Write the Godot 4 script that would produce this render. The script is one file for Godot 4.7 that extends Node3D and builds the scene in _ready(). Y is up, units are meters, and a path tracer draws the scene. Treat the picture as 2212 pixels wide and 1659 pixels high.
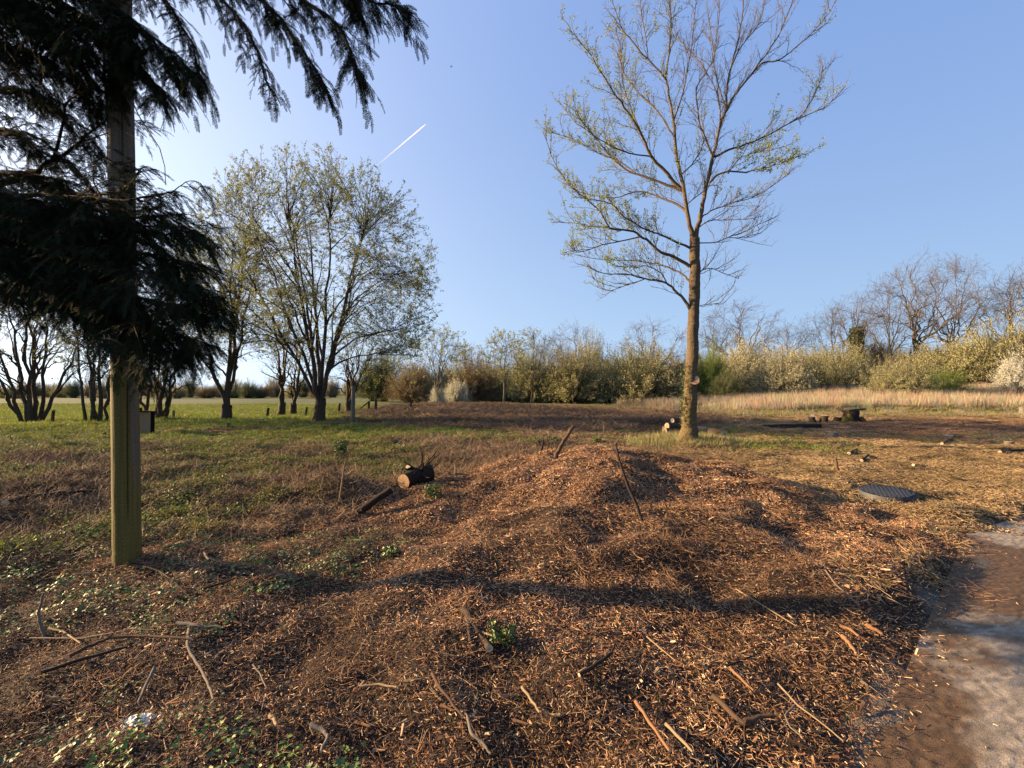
extends Node3D
# An April evening on a cleared plot: wood-chip mound, telegraph pole under a yew, a lone young tree, scrub and bare oaks behind.
# Real sizes in metres; the camera stands at the origin, 1.65 m up, and looks along -z.

const FOCAL := 950.0           # focal length and picture centre of the photograph at 2212 x 1659
const EYE := 1.65
const PITCH := 0.0163
const SUN_TO := Vector3(-0.953, 0.264, -0.148)   # towards the sun: left, low, a little beyond the scene

var rng := RandomNumberGenerator.new()
var na := FastNoiseLite.new()
var nb := FastNoiseLite.new()
var nc := FastNoiseLite.new()
var used := {}
var M := {}
var T := {}

# ---------------------------------------------------------------- geometry buffer
class Buf:
	var v := PackedVector3Array()
	var n := PackedVector3Array()
	var c := PackedColorArray()
	var i := PackedInt32Array()
	var col := Color.WHITE
	static var rings := {}
	static func ring(sides: int) -> PackedVector2Array:
		if not rings.has(sides):
			var a := PackedVector2Array()
			for s in sides:
				a.append(Vector2(cos(TAU * s / sides), sin(TAU * s / sides)))
			rings[sides] = a
		return rings[sides]
	func tube(p: PackedVector3Array, r: PackedFloat32Array, sides: int) -> void:
		var m := p.size()
		var base := v.size()
		var cs := Buf.ring(sides)
		var t0 := (p[1] - p[0]).normalized()
		var u := t0.cross(Vector3(0.31, 0.12, 0.94))
		if u.length() < 0.05:
			u = t0.cross(Vector3(1, 0, 0))
		for k in m:
			var t := (p[mini(k + 1, m - 1)] - p[maxi(k - 1, 0)]).normalized()
			u = (u - t * u.dot(t)).normalized()
			var w := t.cross(u)
			var rr := r[k]
			var pk := p[k]
			for s in sides:
				var d := u * cs[s].x + w * cs[s].y
				v.append(pk + d * rr)
				n.append(d)
				c.append(col)
		for k in m - 1:
			var a := base + k * sides
			for s in sides:
				var s2 := (s + 1) % sides
				i.append(a + s); i.append(a + sides + s); i.append(a + s2)
				i.append(a + s2); i.append(a + sides + s); i.append(a + sides + s2)
	func fan(center: Vector3, edge: PackedVector3Array) -> void:      # a flat many-sided face
		var base := v.size()
		v.append(center); c.append(col)
		for e in edge:
			v.append(e); c.append(col)
		var m := edge.size()
		for k in m:
			i.append(base); i.append(base + 1 + (k + 1) % m); i.append(base + 1 + k)
	func quad(a: Vector3, b: Vector3, d: Vector3, e: Vector3) -> void:
		var base := v.size()
		v.append(a); v.append(b); v.append(d); v.append(e)
		for k in 4: c.append(col)
		i.append_array(PackedInt32Array([base, base + 2, base + 1, base, base + 3, base + 2]))
	func block(o: Vector3, x: Vector3, y: Vector3, z: Vector3, taper := 1.0) -> void:   # half axes; the +x end narrowed by taper
		var base := v.size()
		for k in 8:
			var sx := 1.0 if k & 1 else -1.0
			var f := taper if k & 1 else 1.0
			v.append(o + x * sx + y * (f if k & 2 else -f) + z * (f if k & 4 else -f))
			c.append(col)
		for q in [[0, 1, 3, 2], [4, 6, 7, 5], [0, 4, 5, 1], [2, 3, 7, 6], [0, 2, 6, 4], [1, 5, 7, 3]]:
			i.append_array(PackedInt32Array([base + q[0], base + q[1], base + q[2], base + q[0], base + q[2], base + q[3]]))
	func prism(o: Vector3, x: Vector3, y: Vector3, z: Vector3, taper: float) -> void:   # a three-sided sliver
		var base := v.size()
		v.append(o - x - z); v.append(o - x + z); v.append(o - x + y * 1.6)
		v.append(o + x - z * taper); v.append(o + x + z * taper); v.append(o + x + y * 1.6 * taper)
		for k in 6: c.append(col)
		i.append_array(PackedInt32Array([base, base + 3, base + 2, base + 2, base + 3, base + 5, base + 1, base + 2, base + 4, base + 2, base + 5, base + 4, base, base + 2, base + 1, base + 3, base + 4, base + 5]))
	func mesh() -> ArrayMesh:
		var a := []
		a.resize(Mesh.ARRAY_MAX)
		a[Mesh.ARRAY_VERTEX] = v
		if n.size() == v.size():
			a[Mesh.ARRAY_NORMAL] = n
		if c.size() == v.size():
			a[Mesh.ARRAY_COLOR] = c
		a[Mesh.ARRAY_INDEX] = i
		var m := ArrayMesh.new()
		m.add_surface_from_arrays(Mesh.PRIMITIVE_TRIANGLES, a)
		return m

# ---------------------------------------------------------------- small helpers
func rr(a: float, b: float) -> float: return rng.randf_range(a, b)
func rv() -> Vector3: return Vector3(rr(-1, 1), rr(-1, 1), rr(-1, 1))
func lin(r: float, g: float, b: float) -> Color: return Color(r, g, b).linear_to_srgb()
func mixc(a: Color, b: Color, t: float) -> Color: return a.lerp(b, t)
func gs(x: float, z: float, a: float, b: float) -> float: return exp(-(x * x / (a * a) + z * z / (b * b)))
func sm(a: float, b: float, x: float) -> float: return smoothstep(a, b, x)

func numbered(called: String) -> String:
	used[called] = used.get(called, -1) + 1
	return called if used[called] == 0 else "%s_%03d" % [called, used[called]]

func tag(o: Node3D, label: String, category: String, group := "", kind := "") -> Node3D:
	o.set_meta("label", label)
	o.set_meta("category", category)
	if group: o.set_meta("group", group)
	if kind: o.set_meta("kind", kind)
	return o

func thing(called: String, label: String, category: String, at := Vector3.ZERO, group := "", kind := "") -> Node3D:
	var o := Node3D.new()
	o.name = numbered(called)
	add_child(o)
	o.position = at
	return tag(o, label, category, group, kind)

func part(called: String, mesh: Mesh, m: Material, parent: Node) -> MeshInstance3D:
	var o := MeshInstance3D.new()
	o.name = called if parent != self else numbered(called)
	o.mesh = mesh
	o.material_override = m
	parent.add_child(o, true)
	return o

func structure(called: String, mesh: Mesh, m: Material) -> MeshInstance3D:
	var o := part(called, mesh, m, self)
	o.set_meta("kind", "structure")
	return o

func scatter(called: String, mesh: Mesh, m: Material, where: Array, tint: PackedColorArray, parent: Node) -> MultiMeshInstance3D:
	var mm := MultiMesh.new()
	mm.transform_format = MultiMesh.TRANSFORM_3D
	mm.use_colors = true
	mm.mesh = mesh
	mm.instance_count = where.size()
	for k in where.size():
		mm.set_instance_transform(k, where[k])
		mm.set_instance_color(k, tint[k])
	var o := MultiMeshInstance3D.new()
	o.name = called
	o.multimesh = mm
	o.material_override = m
	o.set_meta("kind", "stuff")
	parent.add_child(o, true)
	return o

func noise_tex(freq: float, lo: float, hi: float, octaves := 4, seed_ := 1, kind := FastNoiseLite.TYPE_SIMPLEX_SMOOTH, size := 512) -> NoiseTexture2D:
	var f := FastNoiseLite.new()
	f.noise_type = kind
	f.frequency = freq
	f.seed = seed_
	f.fractal_octaves = octaves
	var t := NoiseTexture2D.new()
	t.width = size; t.height = size
	t.seamless = true
	t.noise = f
	var g := Gradient.new()
	g.set_color(0, Color(lo, lo, lo)); g.set_color(1, Color(hi, hi, hi))
	t.color_ramp = g
	return t

func mat(c: Color, rough := 0.9, vertex := false) -> StandardMaterial3D:
	var m := StandardMaterial3D.new()
	m.albedo_color = c
	m.roughness = rough
	m.metallic_specular = 0.35
	m.vertex_color_use_as_albedo = vertex
	m.cull_mode = BaseMaterial3D.CULL_DISABLED
	return m

func textured(c: Color, rough: float, tex: Texture2D, scale: Vector3, relief := 0.0, vertex := false) -> StandardMaterial3D:
	var m := mat(c, rough, vertex)
	m.albedo_texture = tex
	m.uv1_triplanar = true
	m.uv1_scale = scale
	if relief > 0.0:
		m.heightmap_enabled = true
		m.heightmap_texture = tex
		m.heightmap_scale = relief
	return m

func leafy(c: Color, back: float, rough := 0.6) -> StandardMaterial3D:
	var m := mat(c, rough, true)
	m.backlight_enabled = true
	m.backlight = Color(back, back, back * 0.8)
	return m

# ---------------------------------------------------------------- places
func ray(px: float, py: float) -> Vector3:       # a viewing direction, scaled to z = -1
	var d := Vector3((px - 1106.0) / FOCAL, (829.5 - py) / FOCAL, -1).rotated(Vector3(1, 0, 0), PITCH)
	return d / -d.z

func at(px: float, py: float, depth: float) -> Vector3:
	return Vector3(0, EYE, 0) + ray(px, py) * depth

func on_ground(px: float, py: float, limit := 400.0) -> Vector3:   # where that direction first meets the ground
	var d := ray(px, py)
	var t := 1.2
	while t < limit:
		var p := Vector3(0, EYE, 0) + d * t
		if p.y < height(p.x, p.z):
			return Vector3(p.x, height(p.x, p.z), p.z)
		t *= 1.012
	return Vector3(0, EYE, 0) + d * limit

func beside_yard(x: float, z: float) -> float:     # > 0 inside the concrete yard, metres from its edges
	var s1 := (x - 1.53) * 0.647 + (z + 1.95) * 0.762
	var s2 := (x - 5.3) * 0.431 + (z + 5.15) * 0.902
	return minf(s1, s2)

func height(x: float, z: float) -> float:
	var dx := x - 1.45
	var dz := z + 7.3
	var y := 0.60 * gs(dx, dz, 2.4 if dx < 0 else 2.3, 1.25 if dz < 0 else 2.0)
	y += 0.14 * gs(x - 3.3, z + 6.8, 1.0, 0.9) + 0.05 * gs(x + 1.0, z + 6.9, 1.1, 0.9) + 0.10 * gs(x - 0.4, z + 4.2, 1.6, 0.7)
	var lumps := 0.75 + 0.45 * gs(x - 1.5, z + 6.0, 4.0, 3.0)
	if z > -30.0 and absf(x) < 40.0:
		y += nb.get_noise_2d(x, z) * 0.10 * lumps + nc.get_noise_2d(x, z) * 0.06 * lumps
	y += na.get_noise_2d(x, z) * 0.14
	if z > -22.0 and z < -4.0 and x < -1.0 and x > -25.0:
		y += 0.13 * absf(nb.get_noise_2d(x * 0.35 + 50.0, z * 1.1)) * sm(-1.0, -2.5, x)
	y += 0.55 * gs(x + 5.0, z + 37.0, 11.0, 5.0) + 0.25 * gs(x - 4.0, z + 31.0, 9.0, 4.0)
	y += 0.16 * gs(x - 5.7, z + 14.2, 1.0, 1.0)
	y += 0.25 * gs(x + 2.6, z + 6.6, 0.7, 0.35)
	y += 2.6 * sm(14.0, 62.0, x) * sm(-30.0, -60.0, z)
	y += 0.35 * sm(16.0, 26.0, x) * sm(-31.0, -36.0, z) * (1.0 - sm(40.0, 50.0, x))
	var s := beside_yard(x, z)
	if s > -0.4:
		y = lerpf(y, -0.02 + 0.06 * maxf(0.0, nb.get_noise_2d(x * 2.0 + 7.0, z * 2.0)) * sm(0.45, 0.0, s), sm(-0.3, 0.0, s + 0.12 * nb.get_noise_2d(x * 1.3, z * 1.3) + 0.12 * nc.get_noise_2d(x, z)))
	return y

func put(x: float, z: float, up := 0.0) -> Vector3: return Vector3(x, maxf(height(x, z), 0.0 if beside_yard(x, z) > 0.0 else -9.0) + up, z)

func normal_at(x: float, z: float) -> Vector3:
	var e := 0.12
	return Vector3(height(x - e, z) - height(x + e, z), 2 * e, height(x, z - e) - height(x, z + e)).normalized()

var CHIP := PackedVector2Array([Vector2(-9, -3.0), Vector2(-4.7, -4.05), Vector2(-3.8, -4.5), Vector2(-3.05, -5.3), Vector2(-2.2, -6.0), Vector2(-1.9, -7.0), Vector2(-0.9, -7.9), Vector2(0.5, -8.9), Vector2(2.2, -9.0), Vector2(3.5, -8.3), Vector2(4.6, -7.1), Vector2(5.1, -6.0), Vector2(5.2, -5.1), Vector2(1.6, -1.8), Vector2(0.6, 0.6), Vector2(-9, 0.6)])
var BRASH := PackedVector2Array([Vector2(-8.7, -25), Vector2(-5, -20), Vector2(2, -17.5), Vector2(7, -18), Vector2(12, -26), Vector2(13, -34), Vector2(9.1, -43), Vector2(-10, -46), Vector2(-11, -33)])
var MEADOW := PackedVector2Array([Vector2(-2000, -15), Vector2(-24, -17.5), Vector2(-14, -20), Vector2(-10, -22.5), Vector2(-8.7, -27), Vector2(-10, -34), Vector2(-10, -47), Vector2(8, -45), Vector2(14, -60), Vector2(14, -2000), Vector2(-2000, -2000)])
var RED := [PackedVector2Array([Vector2(-14.5, -16.2), Vector2(-8.5, -16.0), Vector2(-8.5, -17.6), Vector2(-14.5, -19)]), PackedVector2Array([Vector2(13, -19), Vector2(16, -16), Vector2(30, -18), Vector2(30, -25), Vector2(19, -24)])]

enum {YARD, CHIPS, BRUSH, GRASS, WEEDS, STRAW, ROUGH}
func zone(x: float, z: float, jx: float, jz: float) -> int:
	var q := Vector2(x + jx, z + jz)
	if beside_yard(x, z) > -0.1 and z < 4.0 and beside_yard(x + jx * 0.6, z + jz * 0.6) > -0.05: return YARD
	if Geometry2D.is_point_in_polygon(q, CHIP): return CHIPS
	if Geometry2D.is_point_in_polygon(q, RED[0]) or Geometry2D.is_point_in_polygon(q, RED[1]): return CHIPS
	if Geometry2D.is_point_in_polygon(q, BRASH): return BRUSH
	if Geometry2D.is_point_in_polygon(q, MEADOW): return GRASS
	if q.y < -29.0: return ROUGH
	var w := -0.1 * sm(-12.0, -6.0, q.y) + 0.75 * sm(3.0, -6.0, q.x + 0.1 * q.y) + 0.9 * na.get_noise_2d(q.x * 3.0 + 40, q.y * 3.0) + 0.35 * sm(-8.0, -18.0, q.y) * sm(2.0, -6.0, q.x) - 0.12
	w += 0.7 * gs(q.x - 7.5, q.y + 15.5, 4.0, 3.0)
	return WEEDS if w > 0.5 else STRAW

# ---------------------------------------------------------------- shapes for scattering
func chip_clump(s: int, count: int, radius: float, palette: Array, big := 1.0) -> ArrayMesh:
	rng.seed = s
	var b := Buf.new()
	for k in count:
		var a := rr(0, TAU)
		var r := radius * sqrt(rng.randf())
		var o := Vector3(cos(a) * r, rr(-0.004, 0.026) * big, sin(a) * r)
		var turn := Basis(Vector3.UP, rr(0, TAU)) * Basis(Vector3(0, 0, 1), rr(-0.55, 0.55)) * Basis(Vector3(1, 0, 0), rr(-0.8, 0.8))
		var l := rr(0.009, 0.026) * big
		if rng.randf() < 0.12: l *= 1.7
		var w := rr(0.0022, 0.0062) * big
		b.col = palette[rng.randi() % palette.size()] * rr(0.75, 1.2)
		b.block(o, turn.x * l, turn.y * w * rr(0.35, 0.6), turn.z * w, rr(0.35, 1.0))
	return b.mesh()

func strand(b: Buf, o: Vector3, dir: Vector3, l: float, r: float, bend: float, segs := 3) -> void:
	var p := PackedVector3Array()
	var q := PackedFloat32Array()
	var d := dir.normalized()
	p.append(o); q.append(r)
	for k in segs:
		d = (d + rv() * bend).normalized()
		o += d * l / segs
		p.append(o); q.append(r * (1.0 - 0.6 * (k + 1) / segs))
	b.tube(p, q, 3)

func straw_clump(s: int, count: int, radius: float, palette: Array, lmin: float, lmax: float, r: float, rise: float) -> ArrayMesh:
	rng.seed = s
	var b := Buf.new()
	for k in count:
		var a := rr(0, TAU)
		var e := radius * sqrt(rng.randf())
		var o := Vector3(cos(a) * e, rr(0.0, 0.03), sin(a) * e)
		var t := rr(0, TAU)
		b.col = palette[rng.randi() % palette.size()] * rr(0.7, 1.25)
		strand(b, o, Vector3(cos(t), rr(-0.15, rise), sin(t)), rr(lmin, lmax), r * rr(0.6, 1.4), 0.22)
	return b.mesh()

func leaf_at(b: Buf, o: Vector3, dir: Vector3, side: Vector3, l: float, w: float) -> void:      # a folded pointed leaf of four faces
	var n := side.cross(dir).normalized()
	var base := b.v.size()
	var m := o + dir * l * 0.45
	b.v.append(o); b.v.append(m + side * w + n * w * 0.35); b.v.append(o + dir * l); b.v.append(m - side * w + n * w * 0.35); b.v.append(m)
	for k in 5: b.c.append(b.col)
	b.i.append_array(PackedInt32Array([base, base + 4, base + 1, base + 1, base + 4, base + 2, base, base + 3, base + 4, base + 4, base + 3, base + 2]))

func lobed_leaf(b: Buf, o: Vector3, bs: Basis, l: float) -> void:         # an ivy leaf: five lobes
	var pts := PackedVector3Array()
	for q in [[0.0, -0.05], [0.38, -0.2], [0.55, 0.1], [0.32, 0.25], [0.45, 0.6], [0.16, 0.55], [0.0, 1.0], [-0.16, 0.55], [-0.45, 0.6], [-0.32, 0.25], [-0.55, 0.1], [-0.38, -0.2]]:
		pts.append(o + bs * Vector3(q[0] * l, absf(q[0]) * 0.25 * l, q[1] * l))
	b.fan(o + bs * Vector3(0, 0, 0.3 * l), pts)

func weed_clump(s: int, count: int, radius: float, l: float, h: float) -> ArrayMesh:
	rng.seed = s
	var b := Buf.new()
	for k in count:
		var a := rr(0, TAU)
		var e := radius * sqrt(rng.randf())
		var o := Vector3(cos(a) * e, rr(0.005, h), sin(a) * e)
		var d := Vector3(rr(-1, 1), rr(-0.2, 0.7), rr(-1, 1)).normalized()
		var sd := d.cross(Vector3(rr(-0.4, 0.4), 1, rr(-0.4, 0.4))).normalized()
		b.col = Color.WHITE * rr(0.65, 1.3)
		leaf_at(b, o, d, sd, l * rr(0.6, 1.3), l * 0.34)
	return b.mesh()

func ivy_clump(s: int, count: int, radius: float) -> ArrayMesh:
	rng.seed = s
	var b := Buf.new()
	for k in count:
		var a := rr(0, TAU)
		var e := radius * sqrt(rng.randf())
		var bs := Basis(Vector3.UP, rr(0, TAU)) * Basis(Vector3(1, 0, 0), rr(-0.7, 0.5)) * Basis(Vector3(0, 0, 1), rr(-0.5, 0.5))
		b.col = Color.WHITE * rr(0.6, 1.2)
		lobed_leaf(b, Vector3(cos(a) * e, rr(0.01, 0.07), sin(a) * e), bs, rr(0.02, 0.038))
	return b.mesh()

func blade_tuft(s: int, count: int, radius: float, hmin: float, hmax: float, w: float, lean: float) -> ArrayMesh:
	rng.seed = s
	var b := Buf.new()
	for k in count:
		var a := rr(0, TAU)
		var e := radius * sqrt(rng.randf())
		var o := Vector3(cos(a) * e, -0.02, sin(a) * e)
		var d := Vector3(rr(-lean, lean), 1, rr(-lean, lean)).normalized()
		var d2 := (d + Vector3(rr(-lean, lean), -0.35 * lean, rr(-lean, lean))).normalized()
		var l := rr(hmin, hmax)
		var sd := Vector3(cos(a * 3.0), 0, sin(a * 3.0)) * w
		b.col = Color.WHITE * rr(0.65, 1.3)
		var m := o + d * l * 0.55
		b.quad(o - sd, o + sd, m + sd * 0.8, m - sd * 0.8)
		var base := b.v.size()
		b.v.append(m - sd * 0.8); b.v.append(m + sd * 0.8); b.v.append(m + d2 * l * 0.45)
		for q in 3: b.c.append(b.col)
		b.i.append_array(PackedInt32Array([base, base + 2, base + 1]))
	return b.mesh()

func leaf_sprig(s: int, count: int, l: float) -> ArrayMesh:       # a few young leaves round a bud
	rng.seed = s
	var b := Buf.new()
	for k in count:
		var d := rv().normalized()
		var sd := d.cross(rv()).normalized()
		b.col = Color.WHITE * rr(0.7, 1.25)
		leaf_at(b, rv() * l * 0.6, d, sd, l * rr(0.7, 1.2), l * 0.36)
	return b.mesh()

# ---------------------------------------------------------------- branches
func bez(a: Vector3, m: Vector3, e: Vector3, count: int, wig := 0.0) -> PackedVector3Array:
	var p := PackedVector3Array()
	for k in count + 1:
		var t := float(k) / count
		var q := a * (1 - t) * (1 - t) + m * 2 * t * (1 - t) + e * t * t
		if k > 0 and k < count and wig > 0.0:
			q += rv() * wig
		p.append(q)
	return p

func taper(count: int, r0: float, r1: float, power := 1.0) -> PackedFloat32Array:
	var r := PackedFloat32Array()
	for k in count:
		r.append(lerpf(r0, r1, pow(float(k) / (count - 1), power)))
	return r

func along(p: PackedVector3Array, t: float) -> Vector3:
	var f := clampf(t, 0, 0.9999) * (p.size() - 1)
	return p[int(f)].lerp(p[int(f) + 1], f - int(f))

func heading(p: PackedVector3Array, t: float) -> Vector3:
	var f := int(clampf(t, 0, 0.9999) * (p.size() - 1))
	return (p[f + 1] - p[f]).normalized()

func path_length(p: PackedVector3Array) -> float:
	var l := 0.0
	for k in p.size() - 1: l += p[k].distance_to(p[k + 1])
	return l

func leaf_spots(L: Array, p: PackedVector3Array, count: int, size: float) -> void:
	for k in count:
		var o := along(p, rr(0.25, 1.0)) + rv() * 0.03
		L.append(Transform3D(Basis(rv().normalized(), rr(0, TAU)).scaled(Vector3.ONE * size * rr(0.7, 1.3)), o))

func sprout(b: Buf, L: Array, p: PackedVector3Array, from: float, gap: float, reach: float, r: float, up: float, subs: int, leaves: int, leaf_size: float, out := Vector3.ZERO) -> void:
	# twigs all along a branch, each with side twigs and leaf buds
	var total := path_length(p)
	var t := from
	while t < 1.0:
		var o := along(p, t)
		var h := heading(p, t)
		var d := (h * 0.75 + rv() * 0.8 + Vector3.UP * up + out * 0.3).normalized()
		var l := reach * rr(0.5, 1.25) * (1.15 - 0.5 * t)
		var q := PackedVector3Array([o, o + d * l * 0.4 + rv() * l * 0.04, o + (d * 0.75 + Vector3.UP * up * 0.2).normalized() * l * 0.75 + rv() * l * 0.06, o + (d + Vector3.UP * up * 0.25).normalized() * l + rv() * l * 0.08])
		b.tube(q, PackedFloat32Array([r, r * 0.8, r * 0.6, r * 0.3]), 3)
		if leaves > 0: leaf_spots(L, q, leaves, leaf_size)
		for k in subs:
			var e := rr(0.3, 0.9)
			var so := along(q, e)
			var sd := (d * 0.7 + rv() * 0.75 + Vector3.UP * up * 0.6).normalized()
			var sl := l * rr(0.25, 0.55)
			var sq := PackedVector3Array([so, so + sd * sl * 0.5 + rv() * sl * 0.06, so + sd * sl])
			b.tube(sq, PackedFloat32Array([r * 0.6, r * 0.45, r * 0.25]), 3)
			if leaves > 0: leaf_spots(L, sq, maxi(1, leaves - 1), leaf_size)
		t += gap / total * rr(0.6, 1.4)

# a tree with stems that fill a rounded crown. o: fork, r, stems, mid, rad (crown), targets, wig, twig (gap, length, radius, up, subs), leaves, leaf_size, low
func crown_tree(root: Node3D, o: Dictionary) -> void:
	rng.seed = o.seed
	var wood := Buf.new()
	var fine := Buf.new()
	var L := []
	var fork: Vector3 = o.fork
	var mid: Vector3 = o.mid
	var rad: Vector3 = o.rad
	var stems := []
	var base_pts := []
	var many: int = o.stems
	if o.r > 0.0:
		var tp := bez(Vector3(0, -0.25, 0), fork * 0.5 + Vector3(rr(-0.1, 0.1), 0, rr(-0.1, 0.1)), fork, 6, o.r * 0.08)
		var tr := PackedFloat32Array()
		for k in 7:
			tr.append(o.r * (1.0 + 0.6 * exp(-k * 0.9)) * (1.0 - 0.02 * k))
		wood.tube(tp, tr, 12)
	for k in many:
		var a := TAU * k / many + rr(-0.35, 0.35)
		var el := rr(0.05, 1.2)
		if k == 0: el = 1.45
		var e := mid + Vector3(cos(a) * cos(el) * rad.x, sin(el) * rad.y, sin(a) * cos(el) * rad.z) * rr(0.72, 0.85)
		var start: Vector3 = fork - fork.normalized() * o.r * rr(0.2, 1.2)
		if o.r <= 0.0:
			start = Vector3(cos(a), 0, sin(a)) * o.spread * rr(0.4, 1.0) - Vector3(0, 0.2, 0)
		var m: Vector3 = start.lerp(e, 0.5) + Vector3(0, rad.y * o.get("arch", 0.06), 0)
		var p := bez(start, m, e, 12, o.wig)
		var sr: float = o.sr * rr(0.75, 1.15)
		wood.tube(p, taper(13, sr, sr * 0.14, 0.6), 8)
		stems.append([p, sr])
		sprout(fine, L, p, 0.6, o.gap, o.len, o.tr, o.up, o.subs, 0, o.leaf_size)
	for k in many * 5:          # side limbs
		var st: Array = stems[k % many]
		var t := rr(0.16, 0.72)
		var so := along(st[0], t)
		var h := heading(st[0], t)
		var away := (so - Vector3(mid.x, so.y, mid.z)).normalized()
		var d := (h * 0.55 + away * rr(0.1, 0.7) + rv() * 0.55 + Vector3.UP * 0.1).normalized()
		var l := minf(rad.x, rad.y) * rr(0.45, 0.85) * (1.1 - 0.5 * t)
		var p := bez(so, so + (h + d).normalized() * l * 0.5, so + d * l + Vector3.UP * l * 0.12, 8, o.wig * 0.7)
		var r0: float = minf(st[1] * (1.0 - 0.75 * t) * 0.6, 0.07)
		fine.tube(p, taper(9, r0, r0 * 0.25, 0.7), 6)
		stems.append([p, r0])
		sprout(fine, L, p, 0.5, o.gap * 1.5, o.len, o.tr, o.up, o.subs, 0, o.leaf_size)
	for k in o.targets:
		var dy := rr(0.0, 1.0) if rng.randf() > o.low else rr(-0.6, 0.1)
		var da := rr(0, TAU)
		var d := Vector3(cos(da) * sqrt(1.0 - dy * dy), dy, sin(da) * sqrt(1.0 - dy * dy))
		var e := mid + d * rad * (rr(0.84, 1.04) if rng.randf() < 0.72 else rr(0.5, 0.85))
		var best: Array = stems[0]
		var t := 0.5
		var score := 1e9
		for st in stems:
			for q in 5:
				var tt := 0.3 + 0.15 * q
				var pe: Vector3 = along(st[0], tt)
				var sc := pe.distance_squared_to(e) * (1.0 + 0.5 * maxf(0.0, (pe.y - e.y)) / rad.y)
				if sc < score:
					score = sc; best = st; t = tt + rr(-0.07, 0.07)
		var so := along(best[0], t)
		var h := heading(best[0], t)
		var reach := so.distance_to(e)
		var p := bez(so, so + (h * 0.6 + (e - so).normalized()).normalized() * reach * 0.45, e, 7, o.wig * 0.5)
		var r0: float = minf(best[1] * (1.0 - 0.8 * t) * 0.55, 0.012 + reach * 0.012)
		fine.tube(p, taper(8, r0, o.tr * 0.8, 0.7), 5)
		if o.leaves == 0:
			sprout(fine, L, p, 0.22, o.gap, o.len, o.tr, o.up, o.subs, 0, o.leaf_size)
		else:
			sprout(fine, L, p, 0.5, o.gap, o.len, o.tr, o.up, o.subs, o.leaves, o.leaf_size)
			sprout(fine, L, p, 0.2, o.gap * 2.5, o.len, o.tr, o.up, 1, 0, o.leaf_size)
	part("trunk", wood.mesh(), o.bark, root)
	part("branches", fine.mesh(), o.bark, root)
	if L.size():
		var tint := PackedColorArray()
		for q in L:
			tint.append(mixc(o.leaf_a, o.leaf_b, rng.randf()) * rr(0.8, 1.2))
		scatter("foliage", o.leaf, o.leaf_mat, L, tint, root)

# ---------------------------------------------------------------- wood lying about
func log_parts(root: Node3D, p: PackedVector3Array, r0: float, r1: float, bark: Material, cut: Material, sides := 12, ends := [true, true]) -> void:
	var b := Buf.new()
	var m := p.size()
	var r := PackedFloat32Array()
	for k in m:
		r.append(lerpf(r0, r1, float(k) / (m - 1)) * rr(0.93, 1.07))
	b.tube(p, r, sides)
	part("bark", b.mesh(), bark, root)
	for e in 2:
		if not ends[e]: continue
		var o := p[0] if e == 0 else p[m - 1]
		var d := ((p[0] - p[1]) if e == 0 else (p[m - 1] - p[m - 2])).normalized()
		cut_face(root, o + d * 0.003, d, r[0 if e == 0 else m - 1] * 0.99, cut)

func cut_face(root: Node3D, o: Vector3, d: Vector3, r: float, cut: Material, called := "cut_face") -> MeshInstance3D:
	# sawn end: heart, pale rings and a bark rim, each ring a little proud or sunk
	var u := d.cross(Vector3(0.3, 0.9, 0.2)).normalized()
	var w := d.cross(u)
	var b := Buf.new()
	var n := 18
	var wob := PackedFloat32Array()
	for s in n: wob.append(rr(0.93, 1.05))
	var shade := [0.55, 0.8, 0.95, 1.1, 1.0, 0.9]
	var rings := [0.0, 0.16, 0.4, 0.65, 0.88, 1.0]
	for k in rings.size():
		for s in n:
			var a := TAU * s / n
			b.v.append(o + (u * cos(a) + w * sin(a)) * r * rings[k] * wob[s] + d * rr(-0.0015, 0.0015))
			b.c.append(Color.WHITE * shade[k] * rr(0.88, 1.1))
	for k in rings.size() - 1:
		for s in n:
			var a := k * n + s
			var a2 := k * n + (s + 1) % n
			b.i.append_array(PackedInt32Array([a, a2, a + n, a2, a2 + n, a + n]))
	return part(called, b.mesh(), cut, root)

func stump(label: String, o: Vector3, r: float, h: float, tilt: Vector3, bark: Material, cut: Material, flare := 0.5, group := "tree stumps left on the cleared ground") -> Node3D:
	var t := thing("tree_stump", label, "stump", o, group)
	var b := Buf.new()
	var sides := 20
	var up := (Vector3.UP + tilt).normalized()
	var lumps := PackedFloat32Array()
	for s in sides: lumps.append(rr(0.0, 1.0))
	var rows := [[-0.25, 1.0 + flare * 1.2], [0.0, 1.0 + flare], [0.2, 1.0 + flare * 0.4], [0.5, 1.03], [0.85, 1.0], [1.0, 0.97]]
	for q in rows:
		for s in sides:
			var a := TAU * s / sides
			var d := Vector3(cos(a), 0, sin(a))
			b.v.append(up * h * q[0] + d * r * (1.0 + (q[1] - 1.0) * (0.5 + lumps[s])) * (0.96 + 0.08 * lumps[(s * 3) % sides]))
			b.n.append((d + Vector3.UP * 0.2 * (q[1] - 0.9)).normalized())
			b.c.append(Color.WHITE * rr(0.8, 1.15))
	for k in rows.size() - 1:
		for s in sides:
			var a := k * sides + s
			var a2 := k * sides + (s + 1) % sides
			b.i.append_array(PackedInt32Array([a, a2, a + sides, a2, a2 + sides, a + sides]))
	part("bark", b.mesh(), bark, t)
	cut_face(t, up * (h + 0.002), up, r * 0.97, cut)
	return t

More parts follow.
